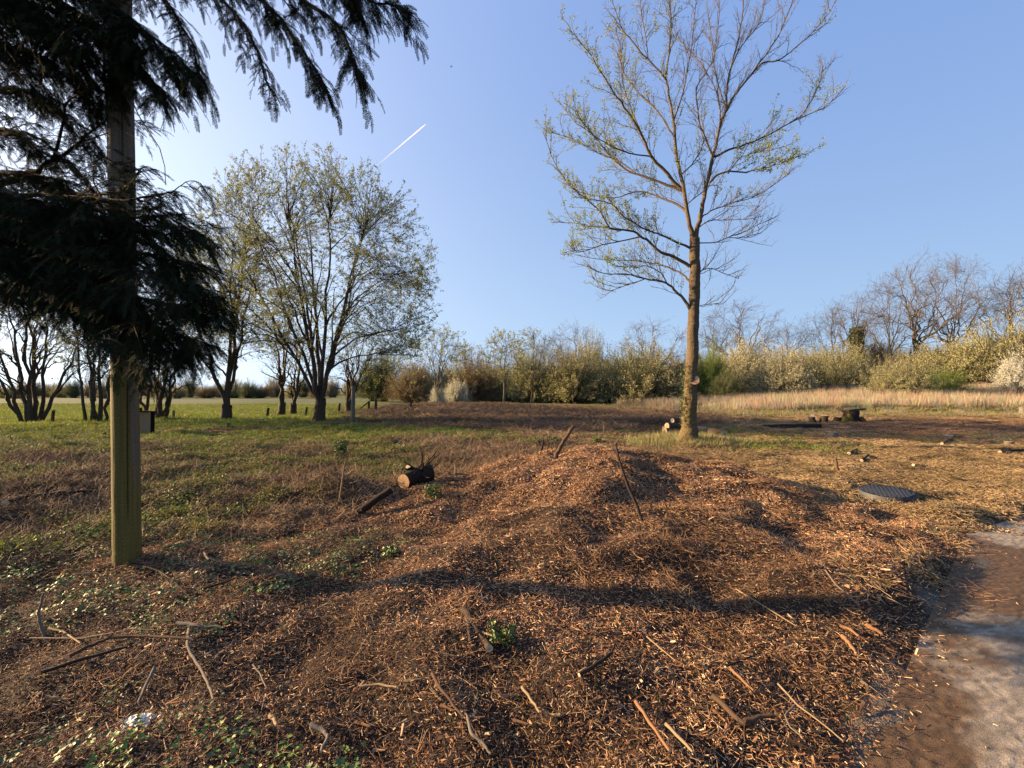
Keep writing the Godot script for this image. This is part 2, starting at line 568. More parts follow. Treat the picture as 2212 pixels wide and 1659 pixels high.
func stick(called: String, label: String, pts: Array, r: float, m: Material, lift := 0.0, group := "sticks lying on the wood chips", stub := 0.0, cat := "stick") -> void:
	# pts: photo positions on the ground; a fourth number would be a height above it
	var p := PackedVector3Array()
	for q in pts:
		var g := on_ground(q[0], q[1])
		p.append(g + Vector3(0, r * 0.7 + 0.03 + lift * 0.7, 0))
	lay_stick(called, label, p, r, m, group, stub, cat)

func lay_stick(called: String, label: String, p: PackedVector3Array, r: float, m: Material, group := "", stub := 0.0, cat := "stick") -> void:
	var fullp := PackedVector3Array()
	for k in p.size() - 1:
		var steps := 4
		for s in steps:
			fullp.append(p[k].lerp(p[k + 1], float(s) / steps) + (rv() * r * 0.35 if k + s > 0 else Vector3.ZERO))
	fullp.append(p[p.size() - 1])
	var o := fullp[0]
	for k in fullp.size(): fullp[k] -= o
	var rad := PackedFloat32Array()
	for k in fullp.size(): rad.append(r * 1.3 * lerpf(1.0, 0.55, float(k) / fullp.size()) * rr(0.9, 1.12))
	var t := thing(called, label, cat, o, group)
	var b := Buf.new()
	b.tube(fullp, rad, 7)
	part("stem", b.mesh(), m, t)
	var e := Buf.new()
	e.col = Color.WHITE
	for w in 2:
		var c := fullp[0] if w == 0 else fullp[fullp.size() - 1]
		var d := ((fullp[0] - fullp[1]) if w == 0 else (c - fullp[fullp.size() - 2])).normalized()
		var u := d.cross(Vector3(0.2, 0.3, 0.9)).normalized()
		var v := d.cross(u)
		var edge := PackedVector3Array()
		for s in 7: edge.append(c + (u * cos(TAU * s / 7) + v * sin(TAU * s / 7)) * rad[0 if w == 0 else rad.size() - 1])
		e.fan(c + d * r * 0.15, edge)
	part("broken_end", e.mesh(), M.pale_cut, t)
	if stub > 0.0:
		var sb := Buf.new()
		var so := along(fullp, 0.45)
		var sd := (heading(fullp, 0.45) + Vector3(rr(-0.5, 0.5), 0.5, rr(-0.8, 0.8))).normalized()
		strand(sb, so, sd, stub, r * 0.6, 0.12)
		part("side_shoot", sb.mesh(), m, t)

# ---------------------------------------------------------------- the scene
func _ready() -> void:
	na.seed = 7; na.frequency = 0.09; na.fractal_octaves = 3
	nb.seed = 11; nb.frequency = 0.55; nb.fractal_octaves = 2
	nc.seed = 23; nc.frequency = 1.6; nc.fractal_octaves = 2
	view_and_light()
	materials()
	ground_sheet()
	yard()
	print("setting ", Time.get_ticks_msec())
	far_scrub()
	print("scrub ", Time.get_ticks_msec())
	willows()
	print("willows ", Time.get_ticks_msec())
	lone_tree()
	print("tree ", Time.get_ticks_msec())
	pole()
	yew()
	print("yew ", Time.get_ticks_msec())
	posts_and_boards()
	stumps_and_logs()
	sticks()
	ground_cover()
	print("cover ", Time.get_ticks_msec())
	sky_things()

func view_and_light() -> void:
	var cam := Camera3D.new()
	cam.name = "camera"
	cam.position = Vector3(0, EYE, 0)
	cam.rotation.x = PITCH
	cam.fov = rad_to_deg(2.0 * atan(829.5 / FOCAL))
	cam.near = 0.05
	cam.far = 12000.0
	add_child(cam)
	cam.current = true
	var sun := DirectionalLight3D.new()
	sun.name = "sun"
	sun.light_energy = 1.6
	sun.light_color = Color(1.0, 0.84, 0.63)
	sun.light_angular_distance = 0.55
	sun.shadow_enabled = true
	add_child(sun)
	sun.look_at_from_position(SUN_TO * 100.0, Vector3.ZERO)
	# clear evening sky: deep blue overhead, pale at the horizon, whitish towards the sun
	var w := 512
	var h := 256
	var im := Image.create(w, h, false, Image.FORMAT_RGBF)
	var zen := Vector3(0.046, 0.083, 0.182)
	var hor := Vector3(0.124, 0.178, 0.236)
	for y in h:
		var el := PI * (0.5 - (y + 0.5) / h)
		for x in w:
			var az := TAU * ((x + 0.5) / w)          # 0 = -z
			var d := Vector3(sin(az) * cos(el), sin(el), -cos(az) * cos(el))
			var up := maxf(d.y, 0.0)
			var c := zen.lerp(hor, pow(1.0 - up, 2.3))
			var g := acos(clampf(d.dot(SUN_TO), -1, 1))
			var low := 0.35 + 0.65 * exp(-up * 1.8)
			c += Vector3(1.0, 0.95, 0.86) * (0.34 * exp(-g * g / 0.66) * low + 0.03 * exp(-g * g / 1.8) + 0.5 * exp(-g * g / 0.10))
			if d.y < 0.0:
				c = c.lerp(Vector3(0.12, 0.10, 0.07), clampf(-d.y * 14.0, 0, 1))
			im.set_pixel(x, y, Color(c.x, c.y, c.z))
	var pan := PanoramaSkyMaterial.new()
	pan.panorama = ImageTexture.create_from_image(im)
	pan.filter = true
	var sky := Sky.new()
	sky.sky_material = pan
	var env := Environment.new()
	env.background_mode = Environment.BG_SKY
	env.sky = sky
	env.tonemap_mode = Environment.TONE_MAPPER_LINEAR
	env.tonemap_exposure = 4.0
	env.sdfgi_enabled = true
	env.ssao_enabled = true
	env.ssil_enabled = true
	var we := WorldEnvironment.new()
	we.name = "environment"
	we.environment = env
	add_child(we)

func materials() -> void:
	var coarse := noise_tex(0.02, 0.45, 1.0, 5, 3)
	var speck := noise_tex(0.11, 0.35, 1.0, 3, 5)
	var bark_t := noise_tex(0.035, 0.25, 1.0, 5, 9, FastNoiseLite.TYPE_CELLULAR)
	T.coarse = coarse; T.speck = speck; T.bark = bark_t
	M.ground = textured(lin(1, 1, 1), 0.95, speck, Vector3.ONE * 1.3, 1.0, true)
	M.ground.uv1_world_triplanar = true
	M.chips = mat(lin(1, 1, 1), 0.85, true)
	M.litter = mat(lin(1, 1, 1), 0.85, true)
	M.weeds = leafy(lin(0.165, 0.185, 0.05), 0.7)
	M.grass = leafy(lin(0.17, 0.205, 0.05), 0.8)
	M.dry_grass = leafy(lin(0.29, 0.265, 0.20), 0.3, 0.8)
	M.ivy = leafy(lin(0.065, 0.095, 0.025), 0.4, 0.55)
	M.ivy.metallic_specular = 0.5
	M.bark_lone = textured(lin(0.31, 0.235, 0.15), 0.95, bark_t, Vector3(3.5, 1.6, 3.5), 2.5, true)
	M.bark_willow = textured(lin(0.16, 0.125, 0.09), 0.95, bark_t, Vector3(2, 0.8, 2), 2.0)
	M.bark_grey = textured(lin(0.25, 0.205, 0.155), 0.95, bark_t, Vector3(2, 0.8, 2), 1.0)
	M.bark_pale = textured(lin(0.26, 0.22, 0.15), 0.95, bark_t, Vector3(2, 0.8, 2), 1.0)
	M.bark_yew = textured(lin(0.07, 0.045, 0.035), 0.95, bark_t, Vector3(4, 2, 4), 1.0)
	M.bark_log = textured(lin(0.17, 0.12, 0.08), 0.95, bark_t, Vector3(6, 6, 6), 1.5)
	M.bark_dark = textured(lin(0.07, 0.048, 0.035), 0.95, bark_t, Vector3(9, 9, 9), 0.8)
	M.stick_grey = textured(lin(0.30, 0.26, 0.21), 0.9, speck, Vector3.ONE * 9, 0.3)
	M.stick_brown = textured(lin(0.17, 0.105, 0.065), 0.9, speck, Vector3.ONE * 9, 0.3)
	M.stick_dark = textured(lin(0.055, 0.038, 0.03), 0.9, speck, Vector3.ONE * 9, 0.3)
	M.stick_straw = textured(lin(0.46, 0.33, 0.19), 0.85, speck, Vector3.ONE * 7, 0.2)
	M.stick_orange = textured(lin(0.42, 0.22, 0.11), 0.85, speck, Vector3.ONE * 7, 0.2)
	M.moss = textured(lin(0.17, 0.155, 0.035), 1.0, speck, Vector3.ONE * 6, 1.5)
	M.cut = mat(lin(0.42, 0.26, 0.14), 0.8, true)
	M.pale_cut = mat(lin(0.42, 0.31, 0.19), 0.8, true)
	M.grey_cut = mat(lin(0.34, 0.28, 0.21), 0.85, true)
	M.leaf_green = leafy(lin(0.30, 0.34, 0.09), 0.8)
	M.leaf_willow = leafy(lin(0.25, 0.285, 0.155), 0.8)
	M.needles = leafy(lin(0.018, 0.026, 0.012), 0.04, 0.8)
	M.needles.metallic_specular = 0.12

func ground_sheet() -> void:
	var xs := PackedFloat32Array()
	var zs := PackedFloat32Array()
	var s := 0.085
	var x := 0.0
	while x < 1500.0:
		xs.append(x)
		if x > 0.0: xs.append(-x)
		if x > 6.5: s *= 1.065
		x += s
	xs.sort()
	s = 0.085
	var z := -1.2
	while z > -1500.0:
		zs.append(z)
		if z < -10.5: s *= 1.045
		z -= s
	s = 0.12
	z = -1.1
	while z < 120.0:
		zs.append(z)
		s *= 1.15
		z += s
	zs.sort()
	var b := Buf.new()
	var nx := xs.size()
	var nz := zs.size()
	var tone := [Color(0.2, 0.17, 0.14), Color(0.07, 0.042, 0.026), Color(0.085, 0.06, 0.04), Color(0.15, 0.20, 0.05), Color(0.055, 0.052, 0.022), Color(0.085, 0.062, 0.034), Color(0.12, 0.105, 0.05)]
	for iz in nz:
		for ix in nx:
			var px := xs[ix]
			var pz := zs[iz]
			var y := height(px, pz)
			if absf(px) > 300.0 or pz < -300.0: y -= 0.0
			b.v.append(Vector3(px, y, pz))
			var j := nb.get_noise_2d(px * 0.7 + 31.0, pz * 0.7) * 0.8
			var c: Color = tone[zone(px, pz, j, nc.get_noise_2d(px, pz + 9.0) * 0.4)]
			b.c.append(c * (0.85 + 0.5 * nb.get_noise_2d(px * 1.7, pz * 1.7)))
	for iz in nz - 1:
		for ix in nx - 1:
			var a := iz * nx + ix
			b.i.append(a); b.i.append(a + 1); b.i.append(a + nx)
			b.i.append(a + 1); b.i.append(a + nx + 1); b.i.append(a + nx)
	var st := SurfaceTool.new()
	st.create_from(b.mesh(), 0)
	st.generate_normals()
	structure("ground", st.commit(), M.ground)

func yard() -> void:
	# brushed concrete, partly under washed-on mud; its ribs run along the edge
	var e := Vector3(0.762, 0, -0.647)
	var n := Vector3(0.647, 0, 0.762)
	var a := Vector3(1.53, 0, -1.95)
	var v := PackedVector3Array()
	var uv := PackedVector2Array()
	var c := PackedColorArray()
	var ix := PackedInt32Array()
	var nu := 220
	var nw := 150
	for w in nw + 1:
		var ww := 9.0 * pow(float(w) / nw, 1.6)
		var um := minf((1.26 + 0.966 * ww) / 0.255, 15.0)
		for u in nu + 1:
			var uu := lerpf(-4.0, um, float(u) / nu)
			var p := a + e * uu + n * ww
			v.append(p + Vector3(0, 0.002 * nc.get_noise_2d(p.x, p.z), 0))
			uv.append(Vector2(uu, ww))
			var mud := 0.68 + 1.5 * na.get_noise_2d(p.x * 4.0 + 5.0, p.z * 4.0 + 80.0) + 0.5 * nb.get_noise_2d(p.x * 1.5, p.z * 1.5) + 0.35 * nc.get_noise_2d(p.x * 3.0, p.z * 3.0)
			mud += 0.5 * sm(0.55, 0.0, ww) - 0.9 * gs(p.x - 2.75, p.z + 2.25, 0.55, 0.5) - 1.1 * gs(p.x - 6.4, p.z + 5.2, 0.8, 0.35) + 0.5 * gs(p.x - 3.6, p.z + 3.7, 0.8, 0.8)
			mud = sm(0.15, 0.75, mud)
			c.append(mixc(Color(0.44, 0.375, 0.285), Color(0.17, 0.105, 0.055), mud) * (0.8 + 0.55 * nc.get_noise_2d(p.x * 9.0, p.z * 9.0)))
	for w in nw:
		for u in nu:
			var k := w * (nu + 1) + u
			ix.append_array(PackedInt32Array([k, k + nu + 1, k + 1, k + 1, k + nu + 1, k + nu + 2]))
	var arr := []
	arr.resize(Mesh.ARRAY_MAX)
	arr[Mesh.ARRAY_VERTEX] = v
	arr[Mesh.ARRAY_TEX_UV] = uv
	arr[Mesh.ARRAY_COLOR] = c
	arr[Mesh.ARRAY_INDEX] = ix
	var am := ArrayMesh.new()
	am.add_surface_from_arrays(Mesh.PRIMITIVE_TRIANGLES, arr)
	var st := SurfaceTool.new()
	st.create_from(am, 0)
	st.generate_normals()
	var rib := Image.create(512, 512, false, Image.FORMAT_RGB8)
	var grain := Image.create(512, 512, false, Image.FORMAT_RGB8)
	rng.seed = 5
	var fn := FastNoiseLite.new()
	fn.frequency = 0.02
	for y in 512:
		for x in 512:
			var q := 0.5 + 0.34 * sin(TAU * (y / 512.0) * 14.0 + 5.0 * fn.get_noise_2d(x * 0.6, y * 0.3)) * (0.4 + fn.get_noise_2d(x * 0.8 + 300.0, y * 0.8)) + rng.randf_range(-0.14, 0.14)
			rib.set_pixel(x, y, Color(q, q, q))
			var k := 0.72 + 0.28 * rng.randf() - (0.4 if rng.randf() < 0.16 else 0.0)
			grain.set_pixel(x, y, Color(k, k, k))
	var m := mat(lin(1, 1, 1), 0.8, true)
	m.albedo_texture = ImageTexture.create_from_image(grain)
	m.heightmap_enabled = true
	m.heightmap_texture = ImageTexture.create_from_image(rib)
	m.heightmap_scale = 0.45
	var o := structure("concrete_yard", st.commit(), m)
	o.set_meta("label", "muddy ribbed concrete yard beside the wood chips")
	var b := Buf.new()
	b.col = Color(0.33, 0.3, 0.26)
	b.quad(a - e * 4.0 + Vector3(0, -0.002, 0), a + e * 4.94 + Vector3(0, -0.002, 0), a + e * 4.94 - Vector3(0, 0.2, 0), a - e * 4.0 - Vector3(0, 0.2, 0))
	part("edge", b.mesh(), M.litter, o)

# ---------------------------------------------------------------- distant bushes and bare oaks
func bush_proto(s: int, stems: int, leaf: float, upright: float, dense: int) -> Node3D:
	rng.seed = s
	var wood := Buf.new()
	var lv := Buf.new()
	for k in stems:
		var a := rr(0, TAU)
		var el := acos(pow(rng.randf(), upright))
		var d := Vector3(cos(a) * sin(el), cos(el), sin(a) * sin(el))
		var e := Vector3(d.x, d.y, d.z) * pow(rng.randf(), 0.3) * (0.93 + 0.12 * sin(a * 3.0 + s) + 0.08 * sin(a * 7.0 + el * 5.0))
		e.y = maxf(e.y, 0.06)
		var o := Vector3(cos(a), 0, sin(a)) * 0.22 * rng.randf() - Vector3(0, 0.02, 0)
		var p := bez(o, o.lerp(e, 0.4) + Vector3(0, 0.18, 0), e, 6, 0.018)
		wood.tube(p, taper(7, 0.0055, 0.002), 3)
		var t := 0.36
		while t < 1.0:
			var q := along(p, t)
			var td := (heading(p, t) + rv() * 0.8 + Vector3(0, 0.2, 0)).normalized()
			var l := rr(0.06, 0.17)
			wood.tube(PackedVector3Array([q, q + td * l]), PackedFloat32Array([0.0022, 0.001]), 3)
			for z in dense:
				var c := q + td * l * rr(0.2, 1.15) + rv() * 0.025
				var ld := rv().normalized()
				lv.col = Color.WHITE * rr(0.6, 1.35)
				var sd := ld.cross(rv()).normalized() * leaf * 0.4
				var base := lv.v.size()
				lv.v.append(c); lv.v.append(c + ld * leaf * 0.5 + sd); lv.v.append(c + ld * leaf); lv.v.append(c + ld * leaf * 0.5 - sd)
				for y in 4: lv.c.append(lv.col)
				lv.i.append_array(PackedInt32Array([base, base + 2, base + 1, base, base + 3, base + 2]))
			t += rr(0.05, 0.11)
	var r := Node3D.new()
	part("stems", wood.mesh(), M.bark_pale, r)
	part("foliage", lv.mesh(), M.leaf_green, r)
	return r

func far_scrub() -> void:
	# bushes: photo x of the middle, y of the foot, y of the top, width; distance; which growth; leaf colour; wood; label
	var protos := [bush_proto(101, 420, 0.016, 0.7, 9), bush_proto(102, 360, 0.019, 0.6, 9), bush_proto(103, 420, 0.015, 0.7, 9), bush_proto(104, 130, 0.018, 0.55, 8)]
	var tone := {
		"olive": lin(0.36, 0.345, 0.16), "cream": lin(0.50, 0.48, 0.31), "green": lin(0.15, 0.23, 0.035), "dark": lin(0.09, 0.12, 0.04), "brown": lin(0.22, 0.16, 0.08),
		"gold": lin(0.38, 0.37, 0.18), "white": lin(0.62, 0.62, 0.55), "sage": lin(0.36, 0.365, 0.19), "grey": lin(0.28, 0.26, 0.17)}
	for k in tone.keys():
		M["bush_" + k] = leafy(tone[k], 0.8)
	var B := [
		[1390, 869, 760, 205, 58, 0, "olive", "rounded olive willow bush just beyond the lone tree's trunk"],
		[1235, 868, 762, 165, 60, 2, "olive", "dense upright olive thicket below the bare-topped willows"],
		[1320, 868, 775, 90, 64, 1, "dark", "dull green bush in the dip between two olive bushes"],
		[1148, 866, 765, 110, 62, 2, "sage", "grey-green bush behind the slender pale tree"],
		[1055, 866, 795, 75, 75, 1, "green", "fresh green bush behind the slender pale tree's left side"],
		[1035, 866, 818, 70, 66, 2, "brown", "low russet bush behind the white blossom"],
		[986, 872, 826, 66, 54, 1, "white", "white-blossoming bush at the foot of the twisted tree"],
		[945, 871, 838, 40, 50, 1, "white", "small white-blossoming bush left of the twisted tree's foot"],
		[885, 870, 790, 110, 62, 2, "brown", "brown thicket at the far edge of the brushwood"],
		[820, 869, 770, 130, 70, 1, "dark", "dark green thicket behind the gatepost"],
		[1536, 862, 762, 95, 56, 1, "green", "bright green bush showing right of the lone trunk"],
		[1568, 860, 812, 95, 52, 1, "dark", "low deep green bush in front of the cream bushes"],
		[1612, 856, 748, 135, 60, 0, "cream", "tall cream catkin bush right of the bright green bush"],
		[1690, 860, 762, 125, 54, 0, "cream", "round cream catkin bush with fanned pale stems"],
		[1752, 858, 765, 110, 62, 2, "olive", "shaded olive bush between the cream bush and the sage bush"],
		[1818, 856, 757, 150, 57, 0, "sage", "broad sage green bush under the ivy-clad oak"],
		[1908, 868, 790, 105, 46, 3, "gold", "small open golden bush on the dry grass bank"],
		[1972, 868, 782, 120, 45, 3, "gold", "spreading golden bush with pale forked stems on the bank"],
		[1950, 855, 765, 120, 62, 2, "grey", "grey thicket behind the two golden bushes"],
		[2062, 846, 745, 190, 56, 0, "gold", "wide yellowish bush below the tallest bare oak"],
		[2160, 842, 712, 175, 54, 2, "gold", "tall yellowish bush near the right end of the scrub"],
		[2255, 840, 690, 190, 52, 0, "olive", "tall olive bush cut by the right edge of the view"],
		[2195, 838, 775, 80, 46, 1, "white", "white-blossoming hawthorn low on the right-hand bank"],
		[1948, 850, 815, 45, 48, 1, "white", "little white-blossoming hawthorn between the golden bushes"],
		[2040, 850, 805, 90, 47, 1, "green", "leafy green bush low on the bank below the wide yellowish bush"],
		[1480, 866, 790, 80, 66, 2, "sage", "sage green bush half hidden behind the lone trunk"],
		[1095, 866, 800, 60, 70, 2, "gold", "thin gold-green bush left of the grey-green bush"],
		[1275, 866, 740, 95, 72, 2, "sage", "tall sage thicket at the back of the olive thicket"],
	]
	for q in B:
		var depth: float = q[4]
		var o := at(q[0], q[1], depth)
		o.y = height(o.x, o.z) - 0.05
		var top := at(q[0], q[2], depth).y
		var t: Node3D = protos[q[5]].duplicate()
		t.name = numbered("bush")
		add_child(t)
		tag(t, q[7], "bush", "bushes along the far edge of the plot")
		var wide: float = q[3] * depth / FOCAL * 0.5
		t.transform = Transform3D(Basis(Vector3.UP, q[0] * 0.37).scaled_local(Vector3(wide * 1.2, (top - o.y) * 1.28, wide * 1.2)), o)
		for ch in t.get_children():
			if ch.name.begins_with("foliage"): ch.material_override = M["bush_" + q[6]]
			elif q[6] in ["olive", "sage", "grey", "dark"]: ch.material_override = M.bark_grey
	rng.seed = 79
	for k in 34:
		var px := 900.0 + k * 42.0 + rr(-12, 12)
		var depth := rr(64, 72)
		var o := at(px, 862, depth)
		o.y = height(o.x, o.z) - 0.1
		var t: Node3D = protos[[0, 2, 1][k % 3]].duplicate()
		t.name = numbered("bush")
		add_child(t)
		tag(t, "bush at the back of the scrub, mostly hidden by the bushes before it", "bush", "back row of the scrub")
		var wide := rr(3.6, 5.2)
		t.transform = Transform3D(Basis(Vector3.UP, k * 1.9).scaled_local(Vector3(wide, rr(6.0, 8.6), wide)), o)
		for ch in t.get_children():
			if ch.name.begins_with("foliage"): ch.material_override = M["bush_" + ["sage", "olive", "grey", "sage", "brown"][(k * 3) % 5]]
			else: ch.material_override = M.bark_grey
	# the hedge across the meadow, bush by bush
	rng.seed = 77
	for k in 40:
		var px := -330.0 + k * 31.0 + rr(-8, 8)
		var depth := rr(95, 118)
		var o := at(px, 860, depth)
		o.y = height(o.x, o.z) - 0.1
		var t: Node3D = protos[[0, 1, 2][k % 3]].duplicate()
		t.name = numbered("hedge_bush")
		add_child(t)
		tag(t, "dark bush in the hedge across the meadow", "bush", "hedge across the meadow")
		var wide := rr(2.4, 4.0)
		t.transform = Transform3D(Basis(Vector3.UP, k * 1.3).scaled_local(Vector3(wide, rr(3.0, 7.5), wide)), o)
		for ch in t.get_children():
			if ch.name.begins_with("foliage"): ch.material_override = M["bush_" + ["dark", "olive", "grey", "brown"][(k * 7) % 4]]
			else: ch.material_override = M.bark_grey
	for b in protos: b.queue_free()
	# bare oaks
	var oaks := []
	for k in 4:
		var r := Node3D.new()
		crown_tree(r, {"seed": 300 + k, "fork": Vector3(0.2, 2.6 + 0.5 * k, 0), "r": 0.30, "stems": [6, 7, 5, 7][k], "mid": Vector3(0, 7.4, 0), "rad": Vector3(5.9, 6.2, 5.7), "sr": 0.15, "targets": 150, "wig": 0.26, "arch": 0.0,
			"gap": 0.42, "len": 1.25, "tr": 0.0105, "up": 0.1, "subs": 3, "leaves": 0, "leaf_size": 1.0, "low": 0.25, "bark": M.bark_grey})
		oaks.append(r)
	var O := [
		[985, 868, 735, 90, 82, 0, "slim bare tree behind the twisted tree"], [1022, 868, 745, 70, 86, 1, "thin bare tree left of the slender pale tree"],
		[1180, 866, 722, 110, 80, 2, "bare-topped tree behind the grey-green bush"], [1245, 866, 694, 135, 76, 3, "bare-topped tree rising above the olive thicket"],
		[1408, 862, 686, 150, 74, 0, "bare oak left of the lone trunk"], [1545, 862, 680, 110, 76, 2, "bare oak peeping out right of the lone trunk"],
		[1607, 860, 650, 170, 74, 1, "wide bare oak above the cream bushes"], [1700, 860, 690, 110, 78, 3, "smaller bare oak right of the wide oak"],
		[1795, 856, 650, 110, 70, 0, "bare oak leaning beside the ivy-clad oak"], [1850, 854, 634, 140, 68, 2, "bare oak with an ivy-clad trunk"],
		[1925, 852, 600, 110, 72, 1, "slender bare oak left of the tallest oak"], [1985, 850, 548, 190, 66, 3, "tallest bare oak on the skyline"], [2060, 850, 555, 150, 68, 1, "bare oak with a leaning trunk right of the tallest oak"],
		[2175, 848, 578, 190, 62, 0, "gnarled bare oak near the right edge of the view"], [2290, 848, 560, 190, 62, 2, "bare oak cut by the right edge of the view"]]
	for q in O:
		var depth: float = q[4]
		var o := at(q[0], q[1], depth)
		o.y = height(o.x, o.z) - 0.1
		var t: Node3D = oaks[q[5]].duplicate()
		t.name = numbered("bare_oak")
		add_child(t)
		tag(t, q[6], "tree", "bare oaks behind the scrub")
		var hi := (at(q[0], q[2], depth).y - o.y) / 14.2
		var wide: float = q[3] * depth / FOCAL / 12.2
		t.transform = Transform3D(Basis(Vector3.UP, q[0] * 0.71).scaled_local(Vector3(wide * 1.22, hi * 1.06, wide * 1.22)), o)
		if q[0] == 1850:
			rng.seed = 9
			var L := []
			var tint := PackedColorArray()
			for k in 1500:
				var a := rr(0, TAU)
				var y := rr(0.5, 8.5)
				L.append(Transform3D(Basis(rv().normalized(), rr(0, TAU)).scaled(Vector3.ONE * rr(1.5, 3.0)), Vector3(cos(a) * rr(0.3, 0.95) + 0.04 * y, y, sin(a) * rr(0.3, 0.95))))
				tint.append(Color.WHITE * rr(0.6, 1.2))
			scatter("ivy", leaf_sprig(44, 5, 0.12), M.ivy, L, tint, t)
	for b in oaks: b.queue_free()
	# three small trees that stand clear of the scrub
	var leaf := leaf_sprig(61, 4, 0.09)
	M.leaf_pale = leafy(lin(0.34, 0.36, 0.12), 0.5)
	var S := [
		["twisted small tree with yellow-green young leaves beside the white blossom", 950, 872, 708, 150, 50.0, 5, Vector3(-0.4, 1.4, 0), 0.18, 3],
		["slender pale green tree standing alone before the thicket", 1088, 872, 716, 105, 52.0, 4, Vector3(0.1, 2.6, 0), 0.15, 3],
		["pale willow with a dark cut stub beside the slender tree", 1148, 866, 712, 120, 60.0, 5, Vector3(0.2, 1.8, 0), 0.2, 2]]
	for k in S.size():
		var q: Array = S[k]
		var o := at(q[1], q[2], q[5])
		o.y = height(o.x, o.z)
		var hi: float = at(q[1], q[3], q[5]).y - o.y
		var wide: float = q[4] * q[5] / FOCAL * 0.5
		var t := thing("small_tree", q[0], "tree", o, "small trees before the scrub")
		crown_tree(t, {"seed": 410 + k, "fork": q[7], "r": q[8], "stems": q[6], "mid": Vector3(0, hi * 0.55, 0), "rad": Vector3(wide, hi * 0.47, wide), "sr": q[8] * 0.55, "targets": 110, "wig": 0.12,
			"gap": 0.5, "len": 1.1, "tr": 0.013, "up": 0.4, "subs": 2, "leaves": q[9], "leaf_size": 1.0, "low": 0.2, "bark": M.bark_pale, "leaf": leaf, "leaf_mat": M.leaf_pale, "leaf_a": Color(0.9, 0.9, 0.9), "leaf_b": Color(1.2, 1.05, 0.7)})

# ---------------------------------------------------------------- willows on the left
func willows() -> void:
	var leaf := leaf_sprig(71, 4, 0.055)
	# label, foot x, foot y, top y, left x, right x, stems, fork height, trunk radius, stem radius, targets, leaves per twig, colours, seed
	var W := [
		["large round willow in fresh leaf with a stout forked trunk beside the gatepost", 684, 914, 348, 445, 945, 9, Vector3(0.25, 1.25, 0.1), 0.30, 0.15, 950, 4, Color(1.0, 1.0, 1.0), Color(1.15, 1.05, 0.85), 501, 0.62],
		["tall willow with two yellowish-budded stems left of the round willow", 487, 906, 470, 395, 640, 5, Vector3(0.1, 0.8, 0), 0.30, 0.17, 260, 3, Color(1.5, 1.2, 0.6), Color(1.2, 1.1, 0.7), 502, 0.6],
		["multi-stemmed willow left of the round willow's trunk", 607, 898, 640, 560, 680, 3, Vector3(0.1, 0.9, 0), 0.24, 0.13, 50, 2, Color(0.9, 0.95, 0.7), Color(1.1, 1.0, 0.7), 503, 0.55],
		["short forked willow close behind the round willow", 634, 894, 690, 590, 720, 4, Vector3(0, 0.7, 0), 0.24, 0.13, 50, 2, Color(0.9, 0.95, 0.7), Color(1.1, 1.0, 0.7), 504, 0.55],
		["low bushy willow behind the gatepost", 752, 890, 705, 690, 880, 6, Vector3(0, 0.7, 0), 0.25, 0.13, 95, 3, Color(1.0, 1.0, 0.7), Color(1.1, 1.0, 0.6), 505, 0.5],
		["spreading willow of many stems at the left edge of the view", 68, 914, 560, -90, 190, 9, Vector3(0, 0.3, 0), 0.0, 0.13, 220, 3, Color(1.0, 0.95, 0.6), Color(1.1, 1.0, 0.7), 506, 0.5],
		["slim willow of four upright stems left of the telegraph pole", 206, 913, 600, 130, 290, 5, Vector3(0, 0.3, 0), 0.0, 0.12, 110, 3, Color(1.0, 0.95, 0.6), Color(1.1, 1.0, 0.7), 507, 0.5],
		["leaning willow of several stems right of the telegraph pole", 338, 905, 650, 270, 470, 7, Vector3(0.2, 0.3, 0), 0.0, 0.12, 130, 3, Color(1.0, 0.95, 0.6), Color(1.1, 1.0, 0.7), 508, 0.5]]
	for q in W:
		var g := on_ground(q[1], q[2], 60.0)
		var depth := -g.z
		var hi: float = at(q[1], q[3], depth).y - g.y
		var lx: float = at(q[4], 600, depth).x - g.x
		var rx: float = at(q[5], 600, depth).x - g.x
		var t := thing("willow_tree", q[0], "tree", g, "willows along the meadow fence")
		var bottom: float = hi * (0.06 if q[1] == 684 else 0.14)
		crown_tree(t, {"seed": q[14], "spread": 0.42, "fork": q[7], "r": q[8], "stems": q[6], "mid": Vector3((lx + rx) * 0.5, lerpf(bottom, hi, 0.5), 0), "rad": Vector3((rx - lx) * 0.5, (hi - bottom) * 0.5, (rx - lx) * 0.46), "sr": q[9],
			"targets": q[10], "wig": 0.1, "gap": 0.3, "len": 0.95, "tr": 0.0065, "up": 0.2, "subs": 2, "leaves": q[11], "leaf_size": 1.0, "low": 0.5, "bark": M.bark_willow, "leaf": leaf, "leaf_mat": M.leaf_willow, "leaf_a": q[12], "leaf_b": q[13]})

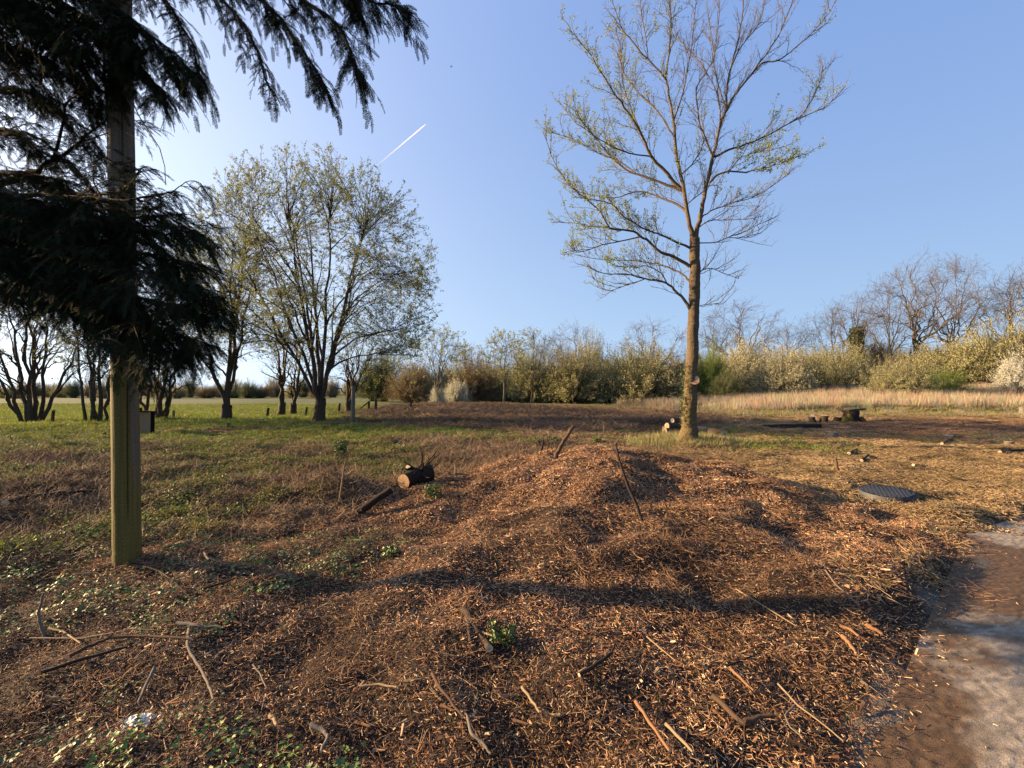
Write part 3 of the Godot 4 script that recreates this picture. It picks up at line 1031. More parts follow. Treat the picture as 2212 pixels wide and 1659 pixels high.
# ---------------------------------------------------------------- the young tree in the middle
func lone_tree() -> void:
	rng.seed = 900
	var foot := on_ground(1487, 955)
	var D := -foot.z
	var t := thing("young_tree", "tall young tree just coming into leaf, with a sawn limb scar on its trunk", "tree", foot)
	var bark := Buf.new()
	var limbs := Buf.new()
	var fine := Buf.new()
	var L := []
	var px := D / FOCAL
	var trace := func(pts: Array, dz: float) -> PackedVector3Array:
		# points along a limb as seen in the photograph, drawn out in depth by dz metres towards its tip
		var p := PackedVector3Array()
		for k in pts.size():
			var f := pow(float(k) / (pts.size() - 1), 1.2)
			p.append(at(pts[k][0], pts[k][1], D + dz * f) - foot)
		var s := PackedVector3Array()
		for k in p.size() - 1:
			var p0 := p[maxi(k - 1, 0)]
			var p3 := p[mini(k + 2, p.size() - 1)]
			for e in 3:
				s.append(p[k].cubic_interpolate(p[k + 1], p0, p3, e / 3.0) + (rv() * 0.018 if k + e > 0 else Vector3.ZERO))
		s.append(p[p.size() - 1])
		return s
	# trunk with root flare
	var tp: PackedVector3Array = trace.call([[1486, 968], [1487, 945], [1489, 920], [1490, 880], [1492, 840], [1494, 790], [1496, 740], [1498, 680], [1500, 620], [1501, 560], [1500, 515]], 0.0)
	var wide := [27, 21, 16.5, 14.5, 13.5, 12.4, 11.6, 11.2, 11.0, 10.6, 10.5]
	var tr := PackedFloat32Array()
	for k in tp.size():
		var f := k / 3.0
		var w: float = lerpf(wide[int(f)], wide[mini(int(f) + 1, 10)], f - int(f)) * px
		tr.append(w * rr(0.96, 1.04))
	# finer rings with knobbly bark
	var sides := 28
	var rows := 150
	for k in rows + 1:
		var f := float(k) / rows
		var c := along(tp, f)
		var fr := clampf(f, 0, 0.9999) * (tr.size() - 1)
		var r := lerpf(tr[int(fr)], tr[int(fr) + 1], fr - int(fr))
		for s in sides:
			var a := TAU * s / sides
			var d := Vector3(cos(a), 0, sin(a))
			var k2 := 1.0 + 0.07 * nc.get_noise_3d(c.y * 2.2, d.x * 2.0, d.z * 2.0) + 0.05 * nc.get_noise_3d(c.y * 5.0, d.x * 5.0, d.z * 5.0)
			if f < 0.14: k2 += (0.14 - f) * 1.6 * (0.4 + 0.6 * sin(a * 5.0 + 1.0))
			bark.v.append(c + d * r * k2)
			var moss := sm(-0.1, 0.5, -d.x * 0.6 + nb.get_noise_3d(c.y * 3.0, d.x * 2.0, d.z * 2.0) + 0.25) * sm(3.4, 0.6, c.y)
			bark.c.append(mixc(Color(1.0, 1.0, 1.0), Color(1.55, 1.5, 0.75), moss) * (0.9 + 0.35 * nc.get_noise_3d(c.y * 6.0, d.x * 4.0, d.z * 4.0)))
	for k in rows:
		for s in sides:
			var a := k * sides + s
			var a2 := k * sides + (s + 1) % sides
			bark.i.append_array(PackedInt32Array([a, a2, a + sides, a2, a2 + sides, a + sides]))
	var st := SurfaceTool.new()
	st.create_from(bark.mesh(), 0)
	st.generate_normals()
	part("trunk", st.commit(), M.bark_lone, t)
	# leaders and limbs: photo points, depth change, radius at start in photo pixels, leaf amount
	var A := [
		[[[1500, 530], [1494, 500], [1489, 485], [1481, 444], [1476, 403], [1462, 342], [1457, 290], [1453, 249], [1442, 191], [1435, 167], [1400, 130], [1360, 82], [1339, 51], [1320, -10]], -0.6, 8.0, 1],
		[[[1502, 530], [1506, 496], [1513, 468], [1520, 427], [1529, 386], [1539, 342], [1549, 301], [1558, 260], [1568, 232], [1570, 191], [1578, 147], [1595, 85], [1604, 20], [1610, -90], [1612, -200]], 0.4, 8.0, 0],
		[[[1437, 170], [1444, 120], [1450, 51], [1445, 0], [1440, -110]], 0.7, 3.6, 1],
		[[[1558, 258], [1578, 219], [1609, 178], [1640, 137], [1681, 79], [1712, 0], [1725, -60]], -0.9, 4.2, 0],
		[[[1620, 165], [1647, 137], [1688, 126], [1742, 82], [1783, 38], [1807, 0]], -1.4, 3.0, 1],
		[[[1543, 338], [1575, 325], [1612, 311], [1657, 294], [1715, 260], [1780, 232], [1824, 188]], 1.1, 4.0, 2],
		[[[1715, 260], [1736, 243], [1766, 191], [1778, 150]], 0.5, 1.8, 1],
		[[[1532, 395], [1561, 373], [1612, 371], [1650, 362], [1681, 355], [1729, 335]], -1.5, 3.2, 4],
		[[[1516, 470], [1527, 461], [1556, 448], [1590, 436], [1626, 427], [1681, 393], [1705, 375]], 1.3, 2.4, 1],
		[[[1512, 490], [1530, 478], [1568, 475], [1606, 472], [1640, 451]], -0.8, 1.9, 0],
		[[[1508, 525], [1544, 523], [1575, 513], [1612, 498], [1667, 472]], 0.5, 2.0, 0],
		[[[1575, 513], [1610, 512], [1645, 503]], 0.4, 1.2, 0],
		[[[1478, 416], [1442, 376], [1407, 338], [1387, 294], [1373, 267], [1349, 232], [1325, 198], [1298, 154], [1271, 113], [1226, 62]], -1.6, 5.6, 3],
		[[[1476, 412], [1442, 400], [1394, 383], [1353, 366], [1319, 338], [1284, 294], [1247, 267], [1209, 222]], 1.2, 4.6, 3],
		[[[1372, 374], [1340, 350], [1290, 330], [1235, 300], [1180, 285]], 1.3, 2.4, 3],
		[[[1483, 458], [1462, 441], [1435, 431], [1407, 419], [1373, 415], [1325, 427], [1270, 420], [1215, 395]], 1.6, 4.2, 3],
		[[[1491, 536], [1448, 517], [1420, 505], [1396, 496], [1350, 470], [1320, 440], [1280, 430], [1240, 425]], -1.4, 3.8, 3],
		[[[1490, 576], [1457, 556], [1428, 545], [1402, 522], [1383, 510], [1360, 497], [1319, 494], [1298, 461], [1264, 427], [1237, 407], [1202, 359], [1172, 284]], -0.8, 5.4, 3],
		[[[1340, 495], [1300, 490], [1260, 484], [1202, 479]], 0.8, 2.6, 3],
		[[[1385, 511], [1340, 520], [1300, 530], [1250, 545], [1230, 530]], -1.0, 2.2, 3],
		[[[1491, 610], [1480, 598], [1464, 587], [1441, 577], [1420, 570], [1383, 564], [1350, 562], [1290, 560], [1245, 550]], 1.3, 3.2, 3],
		[[[1493, 672], [1480, 650], [1464, 634], [1444, 615], [1428, 606], [1392, 603], [1350, 592], [1300, 590], [1270, 572]], -0.7, 5.2, 2],
		[[[1440, 612], [1428, 590], [1400, 575], [1370, 578], [1330, 575]], -0.6, 2.2, 2],
		[[[1392, 603], [1370, 610], [1345, 618], [1310, 628], [1280, 600]], 0.5, 1.8, 2],
		[[[1505, 590], [1532, 580], [1560, 588], [1596, 602]], 0.5, 1.5, 0],
		[[[1505, 594], [1520, 580], [1537, 564]], -0.4, 1.4, 0],
		[[[1503, 663], [1525, 658], [1563, 655]], 0.3, 1.3, 0],
		[[[1457, 295], [1420, 240], [1370, 190], [1345, 150], [1335, 110]], 1.4, 2.8, 1],
		[[[1455, 260], [1475, 200], [1490, 130], [1500, 50], [1505, -20]], 0.9, 2.8, 0],
		[[[1539, 342], [1525, 300], [1510, 260], [1505, 190], [1540, 130], [1550, 60], [1555, -20]], -0.9, 2.8, 0],
		[[[1549, 300], [1555, 240], [1540, 180], [1500, 120], [1460, 80]], 1.1, 2.6, 0],
		[[[1568, 232], [1545, 160], [1540, 100], [1530, 30]], 1.3, 2.2, 0],
		[[[1578, 150], [1600, 100], [1640, 50], [1655, -20]], 1.2, 2.4, 0],
		[[[1470, 380], [1505, 340], [1520, 300], [1515, 250]], 1.0, 2.2, 1],
		[[[1481, 444], [1510, 420], [1540, 400], [1560, 410]], 1.1, 1.8, 1],
		[[[1387, 294], [1365, 240], [1345, 180], [1340, 110], [1330, 60]], 0.8, 2.4, 1],
		[[[1407, 338], [1360, 330], [1310, 310], [1270, 280], [1245, 240]], -1.5, 2.4, 3],
		[[[1400, 130], [1395, 80], [1385, 20], [1380, -30]], 0.5, 2.0, 1],
		[[[1573, 375], [1600, 340], [1640, 330], [1680, 320]], 1.0, 1.6, 3]]
	for q in A:
		var p: PackedVector3Array = trace.call(q[0], q[1])
		var r0: float = q[2] * px * 0.74
		limbs.tube(p, taper(p.size(), r0, 0.008, 0.75), 9 if q[2] > 4.0 else 6)
		var l := path_length(p)
		var lv: int = q[3]
		# side branches, then twigs on them
		var tt := 0.2 if l > 2.5 else 0.15
		var top := sm(260.0, 60.0, q[0][q[0].size() - 1][1])
		while tt < 0.98:
			var so := along(p, tt)
			var h := heading(p, tt)
			var bl := rr(0.5, 1.25) * (1.15 - 0.55 * tt)
			var d := (h * 0.85 + rv() * 0.75 + Vector3.UP * rr(0.15, 0.6)).normalized()
			var e := so + d * bl
			var bp := bez(so, so + (h * 0.5 + d).normalized() * bl * 0.5, e + Vector3.UP * bl * 0.12, 6, 0.02)
			fine.tube(bp, taper(7, 0.011, 0.004), 4)
			var amount := lv
			if lv > 0 and lv < 3 and rng.randf() < 0.55: amount = 0
			sprout(fine, L, bp, 0.2, 0.13, 0.38, 0.0042, 0.35, 2, clampi(amount, 0, 2), 1.0)
			if lv == 4: leaf_spots(L, bp, 14, 1.1)
			tt += rr(0.10, 0.24) / l
		sprout(fine, L, p, 0.45, 0.22, 0.4, 0.0045, 0.3, 1, clampi(lv, 0, 3), 1.0)
	part("limbs", limbs.mesh(), M.bark_lone, t)
	part("twigs", fine.mesh(), M.bark_pale, t)
	var tint := PackedColorArray()
	for k in L.size(): tint.append(mixc(Color(0.75, 0.85, 0.6), Color(1.15, 1.1, 0.8), rng.randf()))
	scatter("foliage", leaf_sprig(91, 3, 0.04), M.leaf_green, L, tint, t)
	# sawn limb scar, facing the viewer's side
	var so := at(1497, 825, D) - foot
	var f := Vector3(-0.25, 0.35, 1.0).normalized()
	var cs := Buf.new()
	cs.tube(PackedVector3Array([so, so + f * 0.12, so + f * 0.195]), PackedFloat32Array([0.18, 0.17, 0.16]), 16)
	part("limb_stub", cs.mesh(), M.bark_lone, t)
	cut_face(t, so + f * 0.198, f, 0.158, M.cut, "sawn_face")
	# ivy leaves on the lower trunk
	var I := []
	var it := PackedColorArray()
	for k in 260:
		var y := rr(0.5, 2.4)
		var a := PI + rr(-0.9, 0.5)
		var c := along(tp, clampf((y + 0.2) / 6.5, 0, 1))
		I.append(Transform3D(Basis(rv().normalized(), rr(0, TAU)).scaled(Vector3.ONE * rr(0.7, 1.4)), Vector3(c.x + cos(a) * 0.25, y, c.z - sin(a) * 0.25 + rr(0, 0.1))))
		it.append(Color.WHITE * rr(0.7, 1.3))
	scatter("ivy", leaf_sprig(92, 2, 0.05), M.ivy, I, it, t)

# ---------------------------------------------------------------- telegraph pole
func pole() -> void:
	rng.seed = 31
	var foot := on_ground(275, 1213)
	var t := thing("telegraph_pole", "round timber telegraph pole, olive with algae, standing under the yew", "pole", foot)
	var b := Buf.new()
	var sides := 144
	var rows := 200
	var tall := 8.6
	for k in rows + 1:
		var y := -0.3 + (tall + 0.3) * k / rows
		var r := lerpf(0.107, 0.085, y / tall) * (1.0 + 0.02 * nb.get_noise_1d(y * 3.0))
		if y < 0.15: r *= 1.0 + 0.05 * nc.get_noise_1d(y * 20.0)
		for s in sides:
			var a := TAU * s / sides
			var d := Vector3(cos(a), 0, sin(a))
			# drying cracks run up the shaft on the side towards the camera
			var dent := 0.0
			for q in [[0.72, 0.3, 1.9, 0.024], [1.0, 2.2, 3.5, 0.026], [0.85, 3.6, 5.4, 0.02]]:
				var off := absf(wrapf(a - q[0] - 0.05 * sin(y * 2.5 + q[0] * 9.0), -PI, PI))
				dent += q[3] * sm(0.085, 0.0, off) * sm(q[1], q[1] + 0.25, y) * sm(q[2], q[2] - 0.25, y)
			r -= 0.0
			b.v.append(Vector3(-0.028 * y, y, 0) + d * (r - dent + 0.0012 * nc.get_noise_2d(s * 1.7, y * 0.8)))
			var algae := sm(-0.25, 0.3, nb.get_noise_2d(a * 1.2, y * 0.6) + 0.75 - 0.32 * y)
			var c := mixc(Color(0.27, 0.23, 0.175), Color(0.25, 0.215, 0.06), algae)
			var streak := 0.92 + 0.28 * nc.get_noise_2d(s * 1.1, y * 0.35) + 0.2 * nb.get_noise_2d(s * 0.3, y * 1.5)
			b.c.append(c * streak)
	for k in rows:
		for s in sides:
			var a := k * sides + s
			var a2 := k * sides + (s + 1) % sides
			b.i.append_array(PackedInt32Array([a, a2, a + sides, a2, a2 + sides, a + sides]))
	var st := SurfaceTool.new()
	st.create_from(b.mesh(), 0)
	st.generate_normals()
	part("shaft", st.commit(), textured(lin(1, 1, 1), 0.85, T.speck, Vector3(6, 0.7, 6), 0.25, true), t)
	var top := Buf.new()
	top.tube(PackedVector3Array([Vector3(-0.028 * tall, tall - 0.02, 0), Vector3(-0.028 * tall, tall + 0.04, 0), Vector3(-0.028 * tall, tall + 0.05, 0)]), PackedFloat32Array([0.095, 0.095, 0.005]), 20)
	part("cap", top.mesh(), mat(lin(0.3, 0.3, 0.3), 0.5), t)
	var cable := Buf.new()
	var cp := PackedVector3Array()
	for k in 14:
		var y := 3.4 + k * 0.4
		cp.append(Vector3(-0.028 * y - 0.098 - (0.03 if k in [3, 4] else 0.0), y, 0.03))
	cable.tube(cp, taper(14, 0.012, 0.012), 8)
	part("cable", cable.mesh(), mat(lin(0.02, 0.02, 0.022), 0.5), t)
	var tagp := Buf.new()
	tagp.block(Vector3(-0.028 * 3.45 + 0.035, 3.45, 0.095), Vector3(0.014, 0, -0.004), Vector3(0, 0.035, 0), Vector3(0, 0, 0.003))
	part("number_plate", tagp.mesh(), mat(lin(0.5, 0.42, 0.3), 0.4), t)

# ---------------------------------------------------------------- yew
func yew_shoot(s: int, l: float, count: int) -> ArrayMesh:       # along +z: a thin shoot with two ranks of flat needles
	rng.seed = s
	var b := Buf.new()
	b.col = Color(1.3, 1.2, 0.9)
	b.tube(PackedVector3Array([Vector3.ZERO, Vector3(0, -0.006, l * 0.5), Vector3(0, -0.02, l)]), PackedFloat32Array([0.0014, 0.001, 0.0005]), 3)
	b.n.clear()
	for k in count:
		var f := float(k) / count
		for sd in [-1.0, 1.0]:
			var o := Vector3(0, -0.02 * f * f, l * (0.05 + 0.95 * f))
			var nl := rr(0.017, 0.026) * (1.0 - 0.45 * f * f)
			var d := Vector3(sd * 0.9, rr(-0.25, 0.3), rr(0.35, 0.75)).normalized()
			var w := Vector3(0, rr(-0.3, 0.3), 1).cross(d).normalized().cross(d).normalized() * 0.0016
			b.col = Color.WHITE * rr(0.6, 1.3)
			var m := o + d * nl * 0.6
			b.quad(o - w * 0.6, o + w * 0.6, m + w, m - w)
			var base := b.v.size()
			b.v.append(m - w); b.v.append(m + w); b.v.append(o + d * nl + Vector3(0, -0.002, 0))
			for q in 3: b.c.append(b.col)
			b.i.append_array(PackedInt32Array([base, base + 2, base + 1]))
	return b.mesh()

func aim(d: Vector3, roll: float) -> Basis:
	var z := d.normalized()
	var x := Vector3.UP.cross(z)
	if x.length() < 0.01: x = Vector3(1, 0, 0)
	x = x.normalized().rotated(z, roll)
	return Basis(x, z.cross(x), z)

func yew() -> void:
	rng.seed = 77
	var foot := put(-6.6, -1.9)
	var t := thing("yew_tree", "dark evergreen yew whose drooping sprays hang across the telegraph pole", "tree", foot)
	var wood := Buf.new()
	var trunk_path := PackedVector3Array([Vector3(0, -0.3, 0), Vector3(0.05, 0.5, 0), Vector3(0.0, 2, 0.1), Vector3(0.1, 4, 0), Vector3(0.2, 6.5, 0.1), Vector3(0.2, 9.5, 0)])
	wood.tube(trunk_path, PackedFloat32Array([0.62, 0.45, 0.38, 0.33, 0.22, 0.05]), 14)
	part("trunk", wood.mesh(), M.bark_yew, t)
	# limbs: photo points with depth
	var limbs := [
		[[[-250, -330, 5.0], [250, -190, 4.0], [640, -60, 3.2], [868, 18, 3.0]], 1.0],
		[[[-200, -280, 5.0], [300, -200, 4.0], [660, -110, 3.3], [770, 20, 3.1]], 1.0],
		[[[-200, -250, 4.9], [300, -150, 3.9], [660, 0, 3.2], [775, 160, 3.0]], 0.9],
		[[[-200, -200, 4.8], [260, -110, 3.8], [560, 0, 3.3], [700, 188, 3.1]], 1.0],
		[[[-180, -180, 4.8], [220, -110, 4.0], [470, -10, 3.4], [588, 195, 3.2]], 0.8],
		[[[-180, -150, 4.7], [200, -90, 4.0], [370, 20, 3.6], [440, 178, 3.5]], 1.0],
		[[[-160, -120, 4.7], [120, -50, 4.2], [300, 60, 3.8], [392, 188, 3.6]], 1.2],
		[[[-160, -60, 4.8], [80, -10, 4.3], [250, 90, 4.0], [350, 205, 3.7]], 1.2],
		[[[-160, 0, 4.8], [60, 20, 4.4], [180, 90, 4.2], [255, 200, 3.9]], 1.2],
		[[[-200, 40, 4.9], [20, 40, 4.5], [130, 90, 4.3], [210, 190, 4.1]], 1.2],
		[[[-180, 120, 4.9], [20, 110, 4.5], [120, 150, 4.3], [225, 255, 4.1]], 1.0],
		[[[-180, 200, 4.9], [10, 190, 4.6], [110, 220, 4.4], [215, 320, 4.2]], 0.9],
		[[[-200, 440, 5.0], [0, 393, 4.7], [123, 342, 4.4], [204, 285, 4.2], [245, 235, 4.1]], 0.5],
		[[[-180, 290, 4.8], [10, 280, 4.5], [100, 310, 4.3], [190, 390, 4.1]], 0.8],
		[[[-180, 380, 4.7], [10, 370, 4.4], [110, 400, 4.2], [220, 470, 3.9]], 1.2],
		[[[-180, 430, 4.6], [80, 420, 4.1], [260, 430, 3.7], [398, 415, 3.5]], 0.8],
		[[[-160, 450, 4.6], [90, 450, 4.1], [280, 470, 3.7], [408, 462, 3.5]], 1.0],
		[[[-160, 470, 4.6], [100, 480, 4.1], [300, 500, 3.6], [442, 508, 3.4]], 1.1],
		[[[-160, 490, 4.6], [90, 510, 4.1], [300, 540, 3.6], [455, 575, 3.4]], 1.1],
		[[[-160, 500, 4.5], [100, 540, 4.0], [310, 590, 3.5], [475, 632, 3.3]], 1.2],
		[[[-160, 520, 4.5], [110, 570, 4.0], [320, 640, 3.5], [492, 688, 3.3]], 1.2],
		[[[-160, 560, 4.4], [48, 557, 4.1], [136, 618, 3.9], [300, 690, 3.5], [468, 742, 3.3]], 1.2],
		[[[-160, 570, 4.4], [60, 580, 4.1], [180, 650, 3.8], [330, 720, 3.5], [420, 770, 3.4]], 1.1],
		[[[-160, 640, 4.5], [0, 632, 4.3], [68, 632, 4.1], [130, 612, 4.0], [260, 640, 3.7], [380, 700, 3.4]], 0.8],
		[[[-160, 640, 4.5], [0, 645, 4.3], [116, 666, 4.0], [240, 700, 3.7], [330, 765, 3.5]], 0.8],
		[[[-160, 500, 4.8], [30, 510, 4.4], [120, 560, 4.2], [190, 640, 4.0]], 1.2],
		[[[-160, 420, 4.9], [-20, 450, 4.6], [50, 510, 4.4], [110, 590, 4.2]], 1.2],
		[[[-160, 400, 4.4], [30, 420, 4.0], [140, 470, 3.8], [240, 560, 3.6]], 1.3],
		[[[-160, 420, 4.2], [60, 460, 3.9], [170, 520, 3.7], [260, 620, 3.5]], 1.3],
		[[[-160, 520, 4.2], [40, 560, 3.9], [160, 600, 3.7], [290, 690, 3.5]], 1.2],
		[[[-160, -200, 4.2], [60, -120, 4.0], [180, -40, 3.8], [300, 100, 3.6]], 1.2],
		[[[-160, 60, 4.2], [-60, 60, 4.1], [30, 110, 4.0], [110, 200, 3.9]], 1.0],
		[[[-160, 20, 4.0], [-20, -10, 3.9], [90, 40, 3.8], [170, 120, 3.7]], 1.2]]
	# limbs the view does not show, over and behind the pole and on the far side of the trunk
	var more := [[Vector3(2.2, 6.4, 1.0), 3.9], [Vector3(1.4, 6.9, -1.6), 4.5], [Vector3(-2.4, 4.6, 1.8), 3.0], [Vector3(-2.8, 5.8, -0.4), 4.2], [Vector3(0.3, 4.4, 2.8), 3.0], [Vector3(0.4, 5.2, -2.9), 3.4], [Vector3(1.6, 8.0, 0.6), 6.0], [Vector3(-1.4, 8.2, -0.6), 6.2]]
	var lw := Buf.new()
	var S := []
	var tint := PackedColorArray()
	var jobs := []
	for q in limbs:
		var p := PackedVector3Array()
		for z in q[0]:
			p.append(at(z[0] if z[0] < 150 or z[1] < 400 else 150 + (z[0] - 150) * 0.93, z[1], z[2]) - foot)
		var h: float = clampf(p[0].y - 0.2, 1.6, 7.5)
		var full := PackedVector3Array([along(trunk_path, clampf((h + 0.3) / 9.8, 0, 1)) * Vector3(1, 0, 1) + Vector3(0, h, 0)])
		full.append_array(p)
		jobs.append([full, q[1]])
	for k in range(6, limbs.size()):          # most limbs have a close companion
		var twin := PackedVector3Array()
		var lp: PackedVector3Array = jobs[k][0]
		for z in lp.size():
			twin.append(lp[z] + (rv() * 0.2 * z / lp.size() + Vector3(-0.08 * z / lp.size(), 0.04, 0) if z > 0 else Vector3.ZERO))
		jobs.append([twin, jobs[k][1]])
	for q in more:
		var e: Vector3 = q[0]
		jobs.append([bez(Vector3(0, q[1], 0), Vector3(e.x * 0.5, e.y + 0.35, e.z * 0.5), e - Vector3(0, 0.5, 0), 4), 0.9])
	for k in limbs.size():          # side limbs fork off at odd angles and fill the crown out
		var lp: PackedVector3Array = jobs[k][0]
		for e in 5:
			var f := rr(0.4, 0.9) if k > 5 else rr(0.3, 0.72)
			var o := along(lp, f)
			var h := heading(lp, f)
			var l := rr(0.3, 0.75) if k > 5 else rr(0.25, 0.45)
			var d := (h * 0.8 + rv() * 0.75 + Vector3(0, -0.12, 0)).normalized()
			d.y = maxf(d.y, -0.3)
			jobs.append([PackedVector3Array([o, o + d * l * 0.35 + rv() * 0.04, o + d * l * 0.7 + rv() * 0.06 - Vector3(0, 0.02, 0), o + d * l + Vector3(0, -0.08, 0)]), jobs[k][1]])
	for q in jobs:
		var p: PackedVector3Array = q[0]
		var s := PackedVector3Array()
		for k in p.size() - 1:
			for e in 5:
				s.append(p[k].cubic_interpolate(p[k + 1], p[maxi(k - 1, 0)], p[mini(k + 2, p.size() - 1)], e / 5.0) + rv() * (0.02 if p.size() > 4 else 0.006))
		s.append(p[p.size() - 1])
		var total := path_length(s)
		lw.tube(s, taper(s.size(), (0.012 + 0.005 * total) if total > 1.6 else 0.007, 0.002, 0.8), 6)
		# branchlets on both sides, drooping, clothed with shoots
		var dist := total * 0.25
		var side := 1.0
		while dist < total:
			var f := dist / total
			var o := along(s, f)
			var h := heading(s, f)
			var out := h.cross(Vector3.UP).normalized() * side
			side = -side
			var l := rr(0.12, 0.38) * (1.1 - 0.55 * f)
			var d := (h * 0.75 + out * rr(0.2, 0.8) + Vector3(0, rr(-0.7, 0.35), 0)).normalized()
			var bp := bez(o, o + d * l * 0.55, o + d * l + Vector3(0, -l * rr(0.15, 0.5), 0), 4, 0.006)
			lw.tube(bp, PackedFloat32Array([0.004, 0.0034, 0.0028, 0.002, 0.0012]), 3)
			var g := 0.02
			while g < l:
				var c := along(bp, g / l)
				var hd := heading(bp, g / l)
				var e := (hd * 0.8 + hd.cross(Vector3.UP).normalized() * (0.7 if rng.randf() < 0.5 else -0.7) + Vector3(0, rr(-0.5, 0.05), 0)).normalized()
				S.append(Transform3D(aim(e, rr(-0.5, 0.5)).scaled(Vector3.ONE * rr(0.7, 1.25)), c))
				tint.append(Color.WHITE * rr(0.75, 1.2))
				g += rr(0.035, 0.065) / q[1]
			S.append(Transform3D(aim(heading(bp, 0.98), rr(-0.5, 0.5)).scaled(Vector3.ONE * rr(0.8, 1.2)), bp[bp.size() - 1]))
			tint.append(Color.WHITE)
			dist += rr(0.03, 0.07) / q[1]
		for k in 5:
			var f := 0.9 + 0.025 * k
			S.append(Transform3D(aim(heading(s, f) + rv() * 0.3, rr(-0.6, 0.6)), along(s, f)))
			tint.append(Color.WHITE)
	# dead hanging twigs beside the pole
	for q in [[[[225, 20, 4.0], [255, 150, 3.8], [300, 250, 3.7], [345, 320, 3.65], [356, 360, 3.6], [358, 400, 3.6]], 0.006], [[[255, 100, 3.9], [300, 170, 3.8], [340, 205, 3.75], [362, 240, 3.7], [345, 285, 3.7]], 0.005], [[[340, 205, 3.75], [385, 245, 3.7], [408, 287, 3.7]], 0.003], [[[345, 210, 3.75], [368, 250, 3.7], [370, 283, 3.7]], 0.003], [[[300, 250, 3.7], [315, 240, 3.7], [313, 232, 3.7]], 0.003], [[[220, 340, 4.0], [280, 370, 3.8], [330, 405, 3.7], [355, 415, 3.6]], 0.003], [[[690, 0, 3.3], [760, 90, 3.2], [800, 130, 3.2], [808, 142, 3.2]], 0.0025], [[[225, 260, 4.0], [280, 290, 3.8], [335, 325, 3.7]], 0.0025]]:
		var p := PackedVector3Array()
		for z in q[0]: p.append(at(z[0], z[1], z[2]) - foot)
		lw.tube(p, taper(p.size(), q[1], q[1] * 0.4), 5)
	part("limbs", lw.mesh(), M.bark_yew, t)
	var f := scatter("foliage", yew_shoot(5, 0.11, 22), M.needles, S, tint, t)
	print("yew shoots ", S.size())

# ---------------------------------------------------------------- posts, boards
func post(label: String, x: float, y0: float, y1: float, lean: float, r: float, square := true) -> Node3D:
	var g := on_ground(x, y0, 80)
	var h := at(x, y1, -g.z).y - g.y
	var t := thing("fence_post", label, "post", g, "posts of the old meadow fence")
	var b := Buf.new()
	var up := Vector3(lean, 1, rr(-0.05, 0.05)).normalized()
	b.col = Color.WHITE
	if square:
		b.block(up * (h * 0.5 - 0.15), up * (h * 0.5 + 0.15), Vector3(r, 0, 0), Vector3(0, 0, r), 0.9)
		b.n.clear()
	else:
		b.tube(PackedVector3Array([Vector3(0, -0.3, 0), up * h * 0.5, up * h * 0.98, up * h]), PackedFloat32Array([r, r, r * 0.95, r * 0.2]), 9)
	part("shaft", b.mesh(), M.stick_grey if rng.randf() < 0.4 else M.bark_log, t)
	return t

